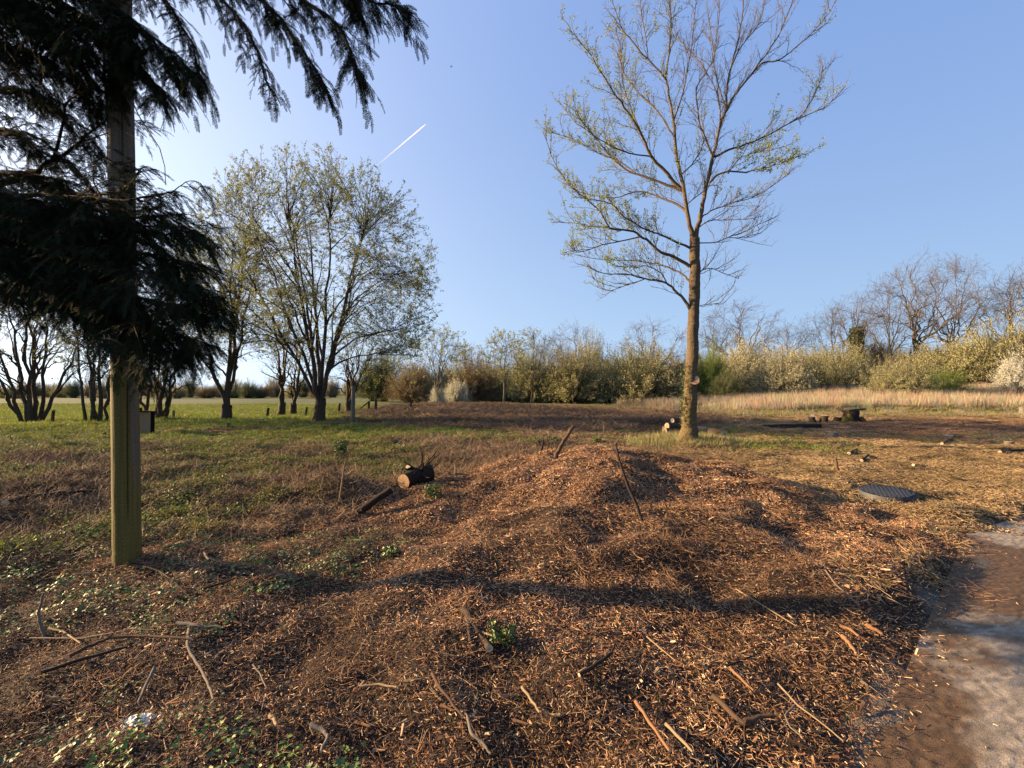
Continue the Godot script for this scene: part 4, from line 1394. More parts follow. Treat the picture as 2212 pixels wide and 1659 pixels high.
func posts_and_boards() -> void:
	rng.seed = 55
	post("thin leaning fence post right of the spreading willow at the left edge", 113, 917, 886, 0.1, 0.045)
	post("short fence post beside the leaning willow", 375, 902, 886, 0.0, 0.05)
	post("leaning fence post between the tall willow and the multi-stemmed willow", 577, 900, 881, 0.14, 0.06)
	post("leaning fence post just left of the round willow's trunk", 660, 899, 879, 0.18, 0.05)
	post("fence post left of the gatepost, leaning slightly", 732, 891, 871, 0.1, 0.06)
	var br := post("fence post with a diagonal brace right of the gatepost", 797, 886, 866, 0.0, 0.07)
	var b := Buf.new()
	b.block(Vector3(-0.38, 0.3, 0.0), Vector3(0.38, 0.3, 0), Vector3(-0.025, 0.035, 0), Vector3(0, 0, 0.03))
	part("brace", b.mesh(), M.bark_log, br)
	post("fence post right of the braced post", 812, 887, 864, 0.0, 0.08)
	post("lone fence post at the edge of the brown brushwood", 888, 881, 864, 0.0, 0.07)
	post("stub of a post in the grass before the tall willow", 494, 924, 914, 0.0, 0.05)
	post("stub of a post in the grass between the two large willows", 563, 919, 909, 0.0, 0.05)
	post("stub of a post left of the telegraph pole", 226, 946, 934, 0.0, 0.05, false)
	# gatepost
	var g := on_ground(762, 918)
	var h := at(762, 824, -g.z).y - g.y
	var t := thing("gatepost", "tall weathered round gatepost with a wider head, right of the round willow", "post", g)
	var p := Buf.new()
	p.tube(PackedVector3Array([Vector3(0, -0.3, 0), Vector3(0.01, h * 0.5, 0), Vector3(0.02, h - 0.2, 0)]), PackedFloat32Array([0.105, 0.098, 0.095]), 14)
	part("shaft", p.mesh(), textured(lin(0.25, 0.23, 0.17), 0.9, T.speck, Vector3(5, 0.6, 5), 0.4), t)
	var c := Buf.new()
	c.tube(PackedVector3Array([Vector3(0.02, h - 0.22, 0), Vector3(0.02, h - 0.17, 0), Vector3(0.02, h, 0), Vector3(0.02, h + 0.02, 0)]), PackedFloat32Array([0.1, 0.135, 0.13, 0.02]), 10)
	part("head", c.mesh(), M.bark_log, t)
	# boarded hutch half behind the telegraph pole
	g = on_ground(318, 942)
	t = thing("board_hutch", "small upright hutch of old boards seen right of the telegraph pole", "hutch", g)
	t.rotation.y = 0.35
	var tall := 0.92
	var names := [["front_board", Vector3(-0.14, tall * 0.46, 0.25), Vector3(0.105, tall * 0.46, 0.012), M.stick_straw], ["front_board", Vector3(0.075, tall * 0.46, 0.253), Vector3(0.105, tall * 0.46, 0.012), M.stick_straw], ["side_board", Vector3(-0.27, tall * 0.54, 0.02), Vector3(0.02, tall * 0.55, 0.27), M.bark_dark], ["back_board", Vector3(-0.05, tall * 0.46, -0.2), Vector3(0.2, tall * 0.46, 0.012), M.bark_dark], ["roof_board", Vector3(-0.03, tall * 0.95, 0.03), Vector3(0.27, 0.012, 0.29), M.bark_dark]]
	for q in names:
		var bb := Buf.new()
		bb.block(q[1], Vector3(q[2].x, 0, 0), Vector3(0, q[2].y, 0), Vector3(0, 0, q[2].z))
		part(q[0], bb.mesh(), q[3], t)
	# round inspection cover lying proud of the chips
	g = on_ground(1917, 1080)
	t = thing("manhole_cover", "round grey metal manhole cover lying tilted on the chips", "cover", g + Vector3(0, 0.09, 0))
	t.basis = Basis(Vector3(0.3, 0, 0.95).normalized(), 0.05) * Basis(Vector3(1, 0, 0), 0.06)
	var steel := textured(lin(0.19, 0.20, 0.21), 0.5, T.speck, Vector3.ONE * 5, 0.1)
	steel.metallic = 0.4
	var r := 0.345
	var d := Buf.new()
	d.tube(PackedVector3Array([Vector3(0, -0.05, 0), Vector3(0, 0.028, 0), Vector3(0, 0.034, 0), Vector3(0, 0.034, 0)]), PackedFloat32Array([r, r, r * 0.985, r * 0.93]), 48)
	part("rim", d.mesh(), steel, t)
	var e := Buf.new()
	var ring := PackedVector3Array()
	for k in 48: ring.append(Vector3(cos(TAU * k / 48), 0, -sin(TAU * k / 48)) * r * 0.985 + Vector3(0, 0.026, 0))
	e.fan(Vector3(0, 0.026, 0), ring)
	part("plate", e.mesh(), steel, t)
	var sb := Buf.new()
	sb.block(Vector3.ZERO, Vector3(0.019, 0, 0), Vector3(0, 0.006, 0), Vector3(0, 0, 0.012))
	var stud := sb.mesh()
	for a in range(-5, 6):
		for z in range(-6, 7):
			var q := Vector3((a + (0.5 if z % 2 else 0.0)) * 0.058, 0.03, z * 0.046)
			if Vector2(q.x, q.z).length() < r * 0.86:
				part("stud", stud, steel, t).position = q

# ---------------------------------------------------------------- stumps and logs
func timber(label: String, a: Vector3, z: Vector3, r: float, bark: Material, cut: Material, group := "") -> Node3D:
	var t := thing("log", label, "log", a, group)
	var p := PackedVector3Array()
	for k in 7: p.append((z - a) * k / 6.0 + (rv() * r * 0.08 if k > 0 and k < 6 else Vector3.ZERO))
	log_parts(t, p, r, r * 0.93, bark, cut, 14)
	return t

func stumps_and_logs() -> void:
	rng.seed = 66
	var g := on_ground(1797, 947)
	stump("low pale sawn stump in the open right of the lone tree", g, 0.19, 0.2, Vector3(0.05, 0, 0), M.stick_grey, M.grey_cut, 0.35)
	g = on_ground(1779, 914)
	stump("short sawn stump with a fresh orange face, front of the forked pair", g, 0.17, 0.42, Vector3(-0.2, 0, 0.45), M.bark_log, M.cut, 0.2)
	stump("short sawn stump with a pale face, rear of the forked pair", g + Vector3(-0.42, 0, -0.15), 0.14, 0.38, Vector3(-0.5, 0, 0.3), M.bark_log, M.grey_cut, 0.2)
	g = on_ground(1836, 913)
	var t := stump("big mossy old stump with a broken overhanging top", g, 0.36, 0.62, Vector3(0.15, 0, 0.05), M.bark_dark, M.bark_log, 0.9)
	var b := Buf.new()
	b.col = Color.WHITE
	b.block(Vector3(0.2, 0.66, 0.05), Vector3(0.42, 0.06, 0.1), Vector3(-0.02, 0.07, 0), Vector3(0, 0.02, 0.3), 0.55)
	part("broken_top", b.mesh(), M.bark_log, t)
	for q in [[Vector3(-0.42, 0.16, 0.3), 0.24], [Vector3(0.46, 0.1, 0.28), 0.2], [Vector3(-0.25, 0.3, 0.32), 0.16]]:
		var mb := Buf.new()
		for k in 5:
			var o: Vector3 = q[0] + rv() * 0.05
			mb.tube(PackedVector3Array([o + Vector3(0, -0.2, 0.06), o, o + Vector3(0, 0.12, -0.06), o + Vector3(0, 0.16, -0.1)]), PackedFloat32Array([q[1], q[1] * 0.8, q[1] * 0.4, 0.01]), 9)
		part("moss", mb.mesh(), M.moss, t)
	g = on_ground(1809, 913)
	stump("small dark rotten stump beside the mossy stump", g, 0.2, 0.24, Vector3(0.2, 0, 0), M.bark_dark, M.bark_log, 0.6)
	g = on_ground(2178, 960)
	stump("low pale stump among litter near the right edge of the view", g, 0.1, 0.09, Vector3(0, 0, 0.1), M.stick_grey, M.pale_cut, 0.2)
	g = on_ground(2053, 945)
	stump("flat pale stump ground down level with the litter", g, 0.2, 0.05, Vector3(0.05, 0, 0.15), M.stick_grey, M.pale_cut, 0.3)
	g = on_ground(2210, 895)
	stump("pale stump standing by the dry grass at the right edge", g, 0.2, 0.5, Vector3.ZERO, M.stick_grey, M.grey_cut, 0.2)
	g = on_ground(853, 965)
	stump("dark low stump among weeds left of the mound", g, 0.13, 0.16, Vector3(0.2, 0, 0.3), M.bark_dark, M.bark_log, 0.5)
	g = on_ground(903, 906)
	stump("tiny pale stump at the front of the brown brushwood", g, 0.14, 0.14, Vector3.ZERO, M.bark_log, M.pale_cut, 0.2)
	# firewood by the lone tree
	var l := on_ground(1436, 938)
	timber("lowest log of the little pile left of the lone tree", l + Vector3(0.0, 0.1, 0), l + Vector3(1.15, 0.1, -0.5), 0.12, M.bark_log, M.pale_cut, "firewood logs by the lone tree")
	timber("second log of the little pile, pale sawn end to the left", l + Vector3(0.12, 0.3, -0.1), l + Vector3(1.2, 0.3, -0.6), 0.115, M.bark_log, M.pale_cut, "firewood logs by the lone tree")
	timber("log lying behind the little pile left of the lone tree", l + Vector3(0.3, 0.12, -0.9), l + Vector3(1.5, 0.12, -1.5), 0.13, M.bark_log, M.pale_cut, "firewood logs by the lone tree")
	timber("topmost short log of the little pile left of the lone tree", l + Vector3(0.5, 0.48, -0.55), l + Vector3(1.1, 0.48, -0.85), 0.1, M.bark_log, M.grey_cut, "firewood logs by the lone tree")
	l = on_ground(1516, 936)
	timber("grey split log touching the right foot of the lone tree", l + Vector3(-0.1, 0.12, -0.2), l + Vector3(0.4, 0.1, 0.1), 0.13, M.stick_grey, M.grey_cut, "firewood logs by the lone tree")
	l = on_ground(1562, 946)
	timber("short log with its pale sawn face turned to the viewer", l + Vector3(-0.3, 0.17, -0.4), l + Vector3(0.02, 0.13, 0.0), 0.17, M.bark_log, M.grey_cut, "firewood logs by the lone tree")
	l = on_ground(1720, 925)
	timber("long dark log lying in the weeds behind the low pale stump", l + Vector3(-1.6, 0.02, 0.2), l + Vector3(1.2, 0.06, -0.2), 0.13, M.bark_dark, M.bark_log, "firewood logs by the lone tree")
	# cut branches on the left shoulder of the mound
	var a := on_ground(772, 1112)
	var z := at(846, 1056, -a.z + 0.15)
	timber("slanting cut branch propped on the left shoulder of the mound", a + Vector3(0, 0.02, 0), z, 0.052, M.bark_dark, M.cut)
	a = on_ground(880, 1052)
	t = thing("uprooted_stump", "uprooted stump with roots and a sawn orange face left of the mound's crest", "stump", a)
	var p := PackedVector3Array([Vector3(-0.02, 0.11, 0.16), Vector3(0.05, 0.13, 0.0), Vector3(0.18, 0.15, -0.15), Vector3(0.3, 0.16, -0.25)])
	log_parts(t, p, 0.11, 0.15, M.bark_dark, M.cut, 14, [true, false])
	var rb := Buf.new()
	for k in 26:
		strand(rb, Vector3(0.16, 0.18, -0.1) + rv() * 0.08, Vector3(rr(-0.6, 0.8), rr(-0.2, 1.0), rr(-0.6, 0.6)), rr(0.12, 0.4), rr(0.006, 0.02), 0.3, 4)
	part("roots", rb.mesh(), M.bark_dark, t)
	p = PackedVector3Array([Vector3(0.0, 0.3, -0.05), Vector3(0.02, 0.22, -0.1), Vector3(0.08, 0.12, -0.12)])
	log_parts(t, p, 0.045, 0.06, M.bark_dark, M.pale_cut, 10, [true, false])
	# forked bark-covered branch in front
	var f0 := on_ground(1000, 1328)
	var f1 := on_ground(1056, 1416)
	t = thing("bark_branch", "thick forked branch with rough greenish bark lying on the near chips", "branch", f0)
	p = PackedVector3Array()
	for k in 8: p.append((f1 - f0) * k / 7.0 + Vector3(0.012 * sin(k * 1.3), 0.035 + 0.008 * sin(k * 2.0), 0))
	log_parts(t, p, 0.026, 0.022, M.bark_log, M.pale_cut, 12)
	var fb := Buf.new()
	var f2 := on_ground(1016, 1400) - f0
	fb.tube(PackedVector3Array([p[2], p[2].lerp(f2, 0.5) + Vector3(-0.01, 0.03, 0), f2 + Vector3(0, 0.02, 0)]), PackedFloat32Array([0.018, 0.015, 0.011]), 9)
	part("fork", fb.mesh(), M.bark_log, t)

# ---------------------------------------------------------------- loose sticks
func sticks() -> void:
	rng.seed = 88
	var near := "sticks lying on the wood chips"
	stick("stick", "crooked whitish lichen stick, the longest pale one in the left corner", [[408, 1378], [404, 1410], [412, 1437], [438, 1474], [452, 1505], [460, 1534]], 0.008, M.stick_grey, 0.02)
	stick("stick", "pale stick leaning towards the scrap of white plastic", [[333, 1464], [316, 1500], [298, 1540]], 0.008, M.stick_grey, 0.02)
	stick("stick", "long dark arched branch across the left corner", [[146, 1442], [190, 1416], [235, 1401], [317, 1393], [413, 1401]], 0.009, M.stick_brown, 0.03, near, 0.1)
	stick("stick", "long dark branch just below the arched one", [[89, 1477], [190, 1445], [276, 1416]], 0.009, M.stick_dark, 0.02)
	stick("stick", "thin straw-coloured stem above the arched branch", [[63, 1404], [175, 1400], [286, 1380], [343, 1381]], 0.004, M.stick_straw, 0.03)
	stick("stick", "short pale peeled stick at the left, crossing a straw stem", [[105, 1378], [138, 1390], [173, 1408]], 0.006, M.stick_straw, 0.03)
	stick("stick", "flat grey slab of bark right of the arched branch", [[381, 1369], [425, 1372], [476, 1379]], 0.012, M.stick_grey, 0.02)
	stick("stick", "short cream stick low in the left corner", [[98, 1529], [122, 1532], [146, 1537]], 0.006, M.stick_straw, 0.02)
	stick("stick", "white broken twig right of the telegraph pole's foot", [[441, 1205], [448, 1218], [462, 1229]], 0.008, M.stick_grey, 0.02)
	stick("stick", "straight dark twig below the telegraph pole", [[438, 1289], [508, 1262], [578, 1232]], 0.007, M.stick_dark, 0.02)
	stick("stick", "dark bramble stem arching from the telegraph pole's foot", [[279, 1229], [343, 1248], [380, 1278], [413, 1309]], 0.005, M.stick_dark, 0.03)
	stick("stick", "chunky white splinter low on the left", [[584, 1566], [590, 1577], [597, 1590]], 0.009, M.stick_straw, 0.01)
	stick("stick", "grey forked twig left of the white splinter", [[546, 1455], [560, 1476], [574, 1505]], 0.004, M.stick_grey, 0.02, near, 0.06)
	stick("stick", "grey knobbly stick entering from the bottom edge", [[671, 1591], [701, 1606], [708, 1621], [694, 1650]], 0.009, M.stick_grey, 0.02)
	stick("stick", "brown bent stick below the forked bark branch", [[934, 1476], [946, 1500], [960, 1526], [1000, 1571]], 0.008, M.stick_brown, 0.02)
	stick("stick", "grey lichen twig running to the bottom edge", [[1010, 1576], [1020, 1616], [1040, 1626], [1060, 1655]], 0.007, M.stick_grey, 0.02)
	stick("stick", "pale level stick left of the brown bent stick", [[779, 1505], [818, 1504], [857, 1506]], 0.006, M.stick_straw, 0.02)
	stick("stick", "pale torn splinter right of the brown bent stick", [[1128, 1508], [1146, 1535], [1166, 1564]], 0.007, M.stick_straw, 0.02)
	stick("stick", "dark curved stick like a boomerang on the near chips", [[1251, 1481], [1289, 1463], [1321, 1438], [1329, 1410]], 0.009, M.stick_dark, 0.02)
	stick("stick", "long pale stick leaving by the bottom edge", [[1439, 1589], [1470, 1622], [1497, 1655]], 0.007, M.stick_straw, 0.02)
	stick("stick", "long torn fibrous stick left of the pale one at the bottom edge", [[1374, 1541], [1405, 1590], [1447, 1655]], 0.008, M.stick_orange, 0.02)
	stick("stick", "dark elbow-shaped branch near the yard", [[1540, 1531], [1605, 1586], [1640, 1578], [1678, 1572]], 0.011, M.stick_brown, 0.02)
	stick("stick", "orange torn strip above the elbow-shaped branch", [[1577, 1461], [1600, 1485], [1628, 1513]], 0.007, M.stick_orange, 0.02)
	stick("stick", "long straw stem slanting towards the yard", [[1590, 1290], [1655, 1330], [1721, 1373]], 0.004, M.stick_straw, 0.03)
	stick("stick", "thin dark twig crossing below the straw stem", [[1510, 1365], [1580, 1348], [1650, 1325]], 0.004, M.stick_dark, 0.03)
	stick("stick", "short dark twig above the elbow-shaped branch", [[1567, 1466], [1606, 1450], [1645, 1436]], 0.005, M.stick_dark, 0.03)
	stick("stick", "pale slanting stem right of the boomerang stick", [[1397, 1395], [1428, 1420], [1459, 1453]], 0.004, M.stick_straw, 0.03)
	stick("stick", "pinkish curved stem between the mound and the yard", [[1784, 1247], [1807, 1282], [1849, 1324]], 0.005, M.stick_grey, 0.03)
	stick("stick", "thin straw lying out over the concrete", [[1876, 1270], [1956, 1302], [2036, 1333]], 0.003, M.stick_straw, 0.03)
	stick("stick", "thick pale wood splinter close to the yard's edge", [[1820, 1394], [1834, 1412], [1849, 1434]], 0.011, M.stick_orange, 0.02)
	stick("stick", "bright orange split piece nearest the yard", [[1872, 1368], [1888, 1378], [1906, 1390]], 0.011, M.stick_orange, 0.02)
	stick("stick", "flat orange split piece left of the brightest one", [[1815, 1375], [1835, 1383], [1856, 1393]], 0.009, M.stick_orange, 0.02)
	stick("stick", "long straw stem curving down in front of the yard", [[1681, 1503], [1723, 1549], [1773, 1587], [1822, 1627]], 0.004, M.stick_straw, 0.03)
	stick("stick", "grey looped twig beside the curving straw stem", [[1723, 1541], [1696, 1575], [1708, 1600], [1734, 1621]], 0.004, M.stick_grey, 0.03)
	stick("stick", "brown bark strip on the right flank of the mound", [[1670, 1114], [1702, 1121], [1734, 1130]], 0.014, M.stick_brown, 0.02)
	stick("stick", "pale peeled stick in the litter beyond the manhole cover", [[1973, 1011], [1982, 1011], [1993, 1012]], 0.022, M.stick_straw, 0.02)
	stick("branch", "thick dark broken branch propped in the litter left of the peeled stick", [[1861, 1004], [1868, 998], [1877, 991]], 0.028, M.stick_dark, 0.04, "", 0.15, "branch")
	stick("branch", "knobbly broken branch end farther back than the thick dark one", [[1834, 987], [1842, 982], [1851, 976]], 0.028, M.stick_brown, 0.04, "", 0.15, "branch")
	stick("branch", "slanting bare branch in the litter at the right", [[2035, 965], [2049, 957], [2064, 948]], 0.03, M.stick_brown, 0.05, "", 0.2, "branch")
	stick("branch", "dark branch entering from the right edge", [[2160, 984], [2186, 981], [2225, 978]], 0.03, M.stick_dark, 0.03, "", 0.2, "branch")
	stick("stick", "mossy branch in the weeds right of the telegraph pole", [[430, 1020], [470, 1013], [520, 1003], [575, 1000]], 0.04, M.moss, 0.02)
	stick("branch", "fallen dark branch in the weeds left of the telegraph pole", [[10, 1100], [60, 1088], [130, 1080], [205, 1072]], 0.035, M.stick_dark, 0.03, "", 0.2, "branch")
	# upright ones: foot on the ground, tip above it
	var U := [
		["tall dark curved stick standing in the mound", [[1390, 1130], [1378, 1100], [1362, 1062], [1345, 1015], [1335, 985], [1330, 960]], -0.35, 0.016, M.stick_dark],
		["leaning broken pole behind the mound's left shoulder", [[1196, 992], [1210, 965], [1226, 940], [1238, 921]], -0.3, 0.03, M.stick_brown],
		["dark upright stub left of the leaning broken pole", [[1168, 980], [1171, 965], [1174, 950]], 0.0, 0.02, M.stick_dark],
		["thin upright twig beside the leaning broken pole", [[1183, 985], [1183, 960], [1181, 936]], 0.0, 0.011, M.stick_brown],
		["pale slanting cane below the ivy remnant on the left", [[731, 1090], [738, 1045], [746, 996]], 0.0, 0.012, M.stick_straw],
		["curved grey stick standing in the ivy at the left", [[105, 1385], [92, 1360], [81, 1324], [95, 1280]], 0.0, 0.009, M.stick_grey],
		["thin brown stem standing in the chips left of the middle", [[525, 1394], [522, 1340], [520, 1286]], 0.0, 0.004, M.stick_brown],
		["thin stake in the litter right of the lone tree", [[1811, 1022], [1808, 1004], [1805, 987]], 0.0, 0.02, M.stick_brown],
		["dark forked stick above the uprooted stump", [[905, 1035], [918, 1005], [935, 985], [947, 968]], 0.0, 0.014, M.stick_dark],
		["dark crooked stick left of the uprooted stump", [[800, 1015], [812, 1008], [822, 997]], 0.0, 0.016, M.stick_dark],
		["bent stick in the weeds behind the mound", [[1012, 972], [1018, 955], [1022, 945]], 0.0, 0.018, M.stick_brown],
		["slim sapling stem behind the mound's crest", [[1306, 950], [1304, 925], [1303, 910]], 0.0, 0.012, M.stick_grey],
		["pale cut cane in the weeds left of the mound", [[985, 1030], [984, 1015], [982, 1000]], 0.0, 0.014, M.stick_straw]]
	for q in U:
		var g := on_ground(q[1][0][0], q[1][0][1])
		var p := PackedVector3Array([g - Vector3(0, 0.04, 0)])
		for k in range(1, q[1].size()):
			p.append(at(q[1][k][0], q[1][k][1], -g.z - q[2] * k / (q[1].size() - 1)))
		lay_stick("stick", q[0], p, q[3], q[4], "sticks standing in the ground", 0.12 if q[3] > 0.01 else 0.0)
	# larger pale splinters, alike
	var meshes := []
	for k in 5:
		var b := Buf.new()
		b.col = Color(1, 1, 1)
		var l := 0.03 + 0.006 * k
		b.block(Vector3(0, 0, 0), Vector3(l, 0, 0), Vector3(0, 0.004, 0.001), Vector3(0, -0.001, 0.008), 0.45)
		b.block(Vector3(l * 0.3, 0.004, 0.002), Vector3(l * 0.8, 0.003, 0.004), Vector3(0, 0.003, 0), Vector3(0, 0, 0.0045), 0.3)
		meshes.append(b.mesh())
	for k in 130:
		var px := rr(200, 1900)
		var py := rr(1180, 1640)
		var g := on_ground(px, py)
		if zone(g.x, g.z, 0, 0) != CHIPS: continue
		var o := part("wood_splinter", meshes[k % 5], [M.stick_orange, M.stick_straw, M.stick_brown][k % 3], self)
		tag(o, "large split wood splinter lying on the chips", "splinter", "large splinters among the chips")
		o.transform = Transform3D(Basis(Vector3.UP, rr(0, TAU)) * Basis(Vector3(0, 0, 1), rr(-0.3, 0.3)) * Basis(Vector3(1, 0, 0), rr(-0.5, 0.5)), g + Vector3(0, 0.022, 0))
	# scrap of white plastic
	var sc := on_ground(300, 1570)
	var b := Buf.new()
	b.col = Color.WHITE
	var n := 12
	for y in n:
		for x in n:
			var u := float(x) / (n - 1) - 0.5
			var v := float(y) / (n - 1) - 0.5
			b.v.append(Vector3(u * 0.13 + 0.02 * nc.get_noise_2d(x * 0.3, y * 0.3), 0.025 + 0.03 * absf(nc.get_noise_2d(x * 0.6, y * 0.5 + 7)) - 0.05 * (u * u + v * v), v * 0.075 + 0.02 * nc.get_noise_2d(x * 0.4 + 9, y * 0.3)))
			b.c.append(Color.WHITE)
	for y in n - 1:
		for x in n - 1:
			var a := y * n + x
			if x in [4, 5] and y in [5, 6]: continue
			b.i.append_array(PackedInt32Array([a, a + 1, a + n, a + 1, a + n + 1, a + n]))
	var scrap := part("plastic_scrap", b.mesh(), mat(lin(0.6, 0.6, 0.58), 0.45), self)
	scrap.position = sc
	tag(scrap, "crumpled scrap of white plastic in the left corner", "scrap")

# ---------------------------------------------------------------- what covers the ground
func ground_cover() -> void:
	var warm := [Color(0.36, 0.195, 0.095), Color(0.25, 0.125, 0.06), Color(0.42, 0.26, 0.14), Color(0.12, 0.062, 0.036), Color(0.055, 0.034, 0.023), Color(0.55, 0.40, 0.245), Color(0.30, 0.17, 0.09), Color(0.18, 0.093, 0.05)]
	var hay := [Color(0.31, 0.215, 0.115), Color(0.24, 0.16, 0.085), Color(0.17, 0.115, 0.07), Color(0.38, 0.275, 0.155), Color(0.10, 0.068, 0.042), Color(0.13, 0.115, 0.045)]
	var brush := [Color(0.15, 0.105, 0.07), Color(0.10, 0.068, 0.045), Color(0.25, 0.185, 0.12), Color(0.075, 0.052, 0.036), Color(0.18, 0.12, 0.075)]
	var chip_m := []
	for k in 6: chip_m.append(chip_clump(200 + k, 120, 0.16, warm, 0.68))
	chip_m.append(straw_clump(210, 44, 0.17, warm, 0.03, 0.12, 0.0014, 0.45))
	var hay_m := [straw_clump(220, 60, 0.2, hay, 0.04, 0.14, 0.003, 0.35), straw_clump(221, 60, 0.2, hay, 0.03, 0.11, 0.0036, 0.35), chip_clump(222, 90, 0.2, hay, 1.0)]
	var brush_m := [straw_clump(230, 32, 0.24, brush, 0.1, 0.36, 0.0052, 0.5), straw_clump(231, 36, 0.22, brush, 0.08, 0.28, 0.0045, 0.7)]
	var weed_m := [weed_clump(240, 80, 0.17, 0.03, 0.06), weed_clump(241, 60, 0.16, 0.038, 0.11)]
	var ivy_m := [ivy_clump(250, 16, 0.14), ivy_clump(251, 22, 0.16)]
	var grass_m := [blade_tuft(260, 34, 0.16, 0.08, 0.22, 0.0045, 0.5), blade_tuft(261, 30, 0.2, 0.06, 0.16, 0.005, 0.7)]
	var dry_m := [blade_tuft(270, 30, 0.3, 0.45, 1.0, 0.006, 0.2), blade_tuft(271, 34, 0.34, 0.25, 0.6, 0.006, 0.5)]
	var cover_at := on_ground(1917, 1080)
	rng.seed = 1234
	var bins := {}
	var keep := func(key: String, which: int, xf: Transform3D, c: Color) -> void:
		if not bins.has(key): bins[key] = {}
		if not bins[key].has(which): bins[key][which] = [[], PackedColorArray()]
		bins[key][which][0].append(xf)
		bins[key][which][1].append(c)
	var lay := func(x: float, z: float, size: float, lift: float) -> Transform3D:
		var n := normal_at(x, z)
		var b := Basis(Quaternion(Vector3.UP, n)) * Basis(Vector3.UP, rr(0, TAU))
		return Transform3D(b.scaled_local(Vector3(size, minf(size, 1.1), size)), put(x, z, lift))
	# nearest: chip by chip
	var near_chips := Buf.new()
	var made := 0
	while made < 214000:
		var d := 1.0 + 5.0 * rng.randf()
		var x := rr(-1.25 * d - 0.8, 1.25 * d + 0.6)
		var z := -d
		made += 1
		if zone(x, z, rng.randfn(0, 0.16), rng.randfn(0, 0.16)) != CHIPS: continue
		var l := rr(0.0035, 0.014) * (0.85 + 0.1 * d)
		var w := rr(0.0013, 0.0036) * (0.85 + 0.07 * d)
		var odd := rng.randf()
		if odd < 0.16: l *= 2.6; w *= 0.6
		elif odd < 0.175: l *= 2.0; w *= 2.6
		var yaw := rr(0, TAU)
		var ex := Vector3(cos(yaw), rr(-0.6, 0.6), sin(yaw))
		var ez := Vector3(-ex.z, rr(-0.8, 0.8), ex.x).normalized()
		var ey := Vector3.UP - ez * ez.y
		var o := put(x, z, rr(-0.006, 0.03))
		near_chips.col = (warm[rng.randi() % 8] if odd > 0.03 else Color(0.07, 0.075, 0.03)) * (rr(0.6, 1.2) * (0.92 + 0.55 * nb.get_noise_2d(x * 0.8, z * 0.8) + 0.3 * nc.get_noise_2d(x * 1.2, z * 1.2)))
		near_chips.prism(o, ex * l, ey * w * 0.6, ez * w, rr(0.3, 1.0))
	for k in 5200:
		var x := rr(1.0, 9.0)
		var z := rr(-6.5, -1.0)
		var sd := beside_yard(x, z)
		if sd < 0.0 or rng.randf() > 0.07 + 0.6 * exp(-sd * 4.5): continue
		var yaw := rr(0, TAU)
		var l := rr(0.004, 0.016)
		near_chips.col = warm[rng.randi() % 8] * rr(0.8, 1.3)
		near_chips.prism(put(x, z, 0.003), Vector3(cos(yaw), 0, sin(yaw)) * l, Vector3(0, 0.002, 0), Vector3(-sin(yaw), 0, cos(yaw)) * l * 0.25, rr(0.3, 1.0))
	print("near chips ", near_chips.i.size() / 3)
	# near: every clump is about as fine as it really is
	for k in 15000:
		var d := 1.0 + 12.0 * sqrt(rng.randf())
		var x := rr(-1.3 * d - 1.0, 1.3 * d + 1.0)
		var z := -d
		var what := zone(x, z, rng.randfn(0, 0.22), rng.randfn(0, 0.22))
		var tone := Color.WHITE * (0.92 + 0.5 * nb.get_noise_2d(x * 0.8, z * 0.8))
		var size := 0.85 + 0.045 * d
		if what == YARD or Vector2(x - cover_at.x, z - cover_at.z).length() < 0.36:
			continue
		if what == CHIPS:
			if d > 5.2: keep.call("wood_chips", k % 7, lay.call(x, z, size, 0.004), tone)
			elif k % 3 == 0: keep.call("wood_chips", 6, lay.call(x, z, size, 0.004), tone)
		elif what == WEEDS:
			if rng.randf() < 0.25: keep.call("meadow_grass", k % 2, lay.call(x, z, size * 0.6, 0.0), Color(rr(0.8, 1.2), rr(0.8, 1.1), rr(0.6, 0.9)))
			elif rng.randf() < 0.5: keep.call("weeds", k % 2, lay.call(x, z, size * 1.1, 0.01), Color(rr(0.8, 1.3), rr(0.9, 1.2), rr(0.6, 1.0)))
			elif rng.randf() < 0.6: keep.call("brushwood", k % 2, lay.call(x, z, size * 0.7, 0.01), tone * 1.1)
			else: keep.call("straw_litter", k % 2, lay.call(x, z, size, 0.01), tone)
		else:
			if x < 0.5 and rng.randf() < 0.7: keep.call("brushwood", k % 2, lay.call(x, z, size * 0.7, 0.01), tone * 1.2)
			else: keep.call("straw_litter", k % 3, lay.call(x, z, size, 0.008), tone)
	# ivy and dark leaves in the left corner
	for k in 1500:
		var x := rr(-5.5, -0.6)
		var z := rr(-5.0, -1.5)
		var w := 0.75 * sm(-0.9, -2.6, x + 0.45 * (z + 3.0)) + 0.9 * nb.get_noise_2d(x * 0.9, z * 0.9 + 4.0)
		if w > 0.42 and rng.randf() < 0.5:
			keep.call("ivy_leaves", k % 2, lay.call(x, z, rr(0.55, 0.85), 0.02), Color(rr(0.7, 1.2), rr(0.8, 1.2), rr(0.6, 1.0)) if rng.randf() < 0.8 else Color(1.5, 1.8, 0.7))
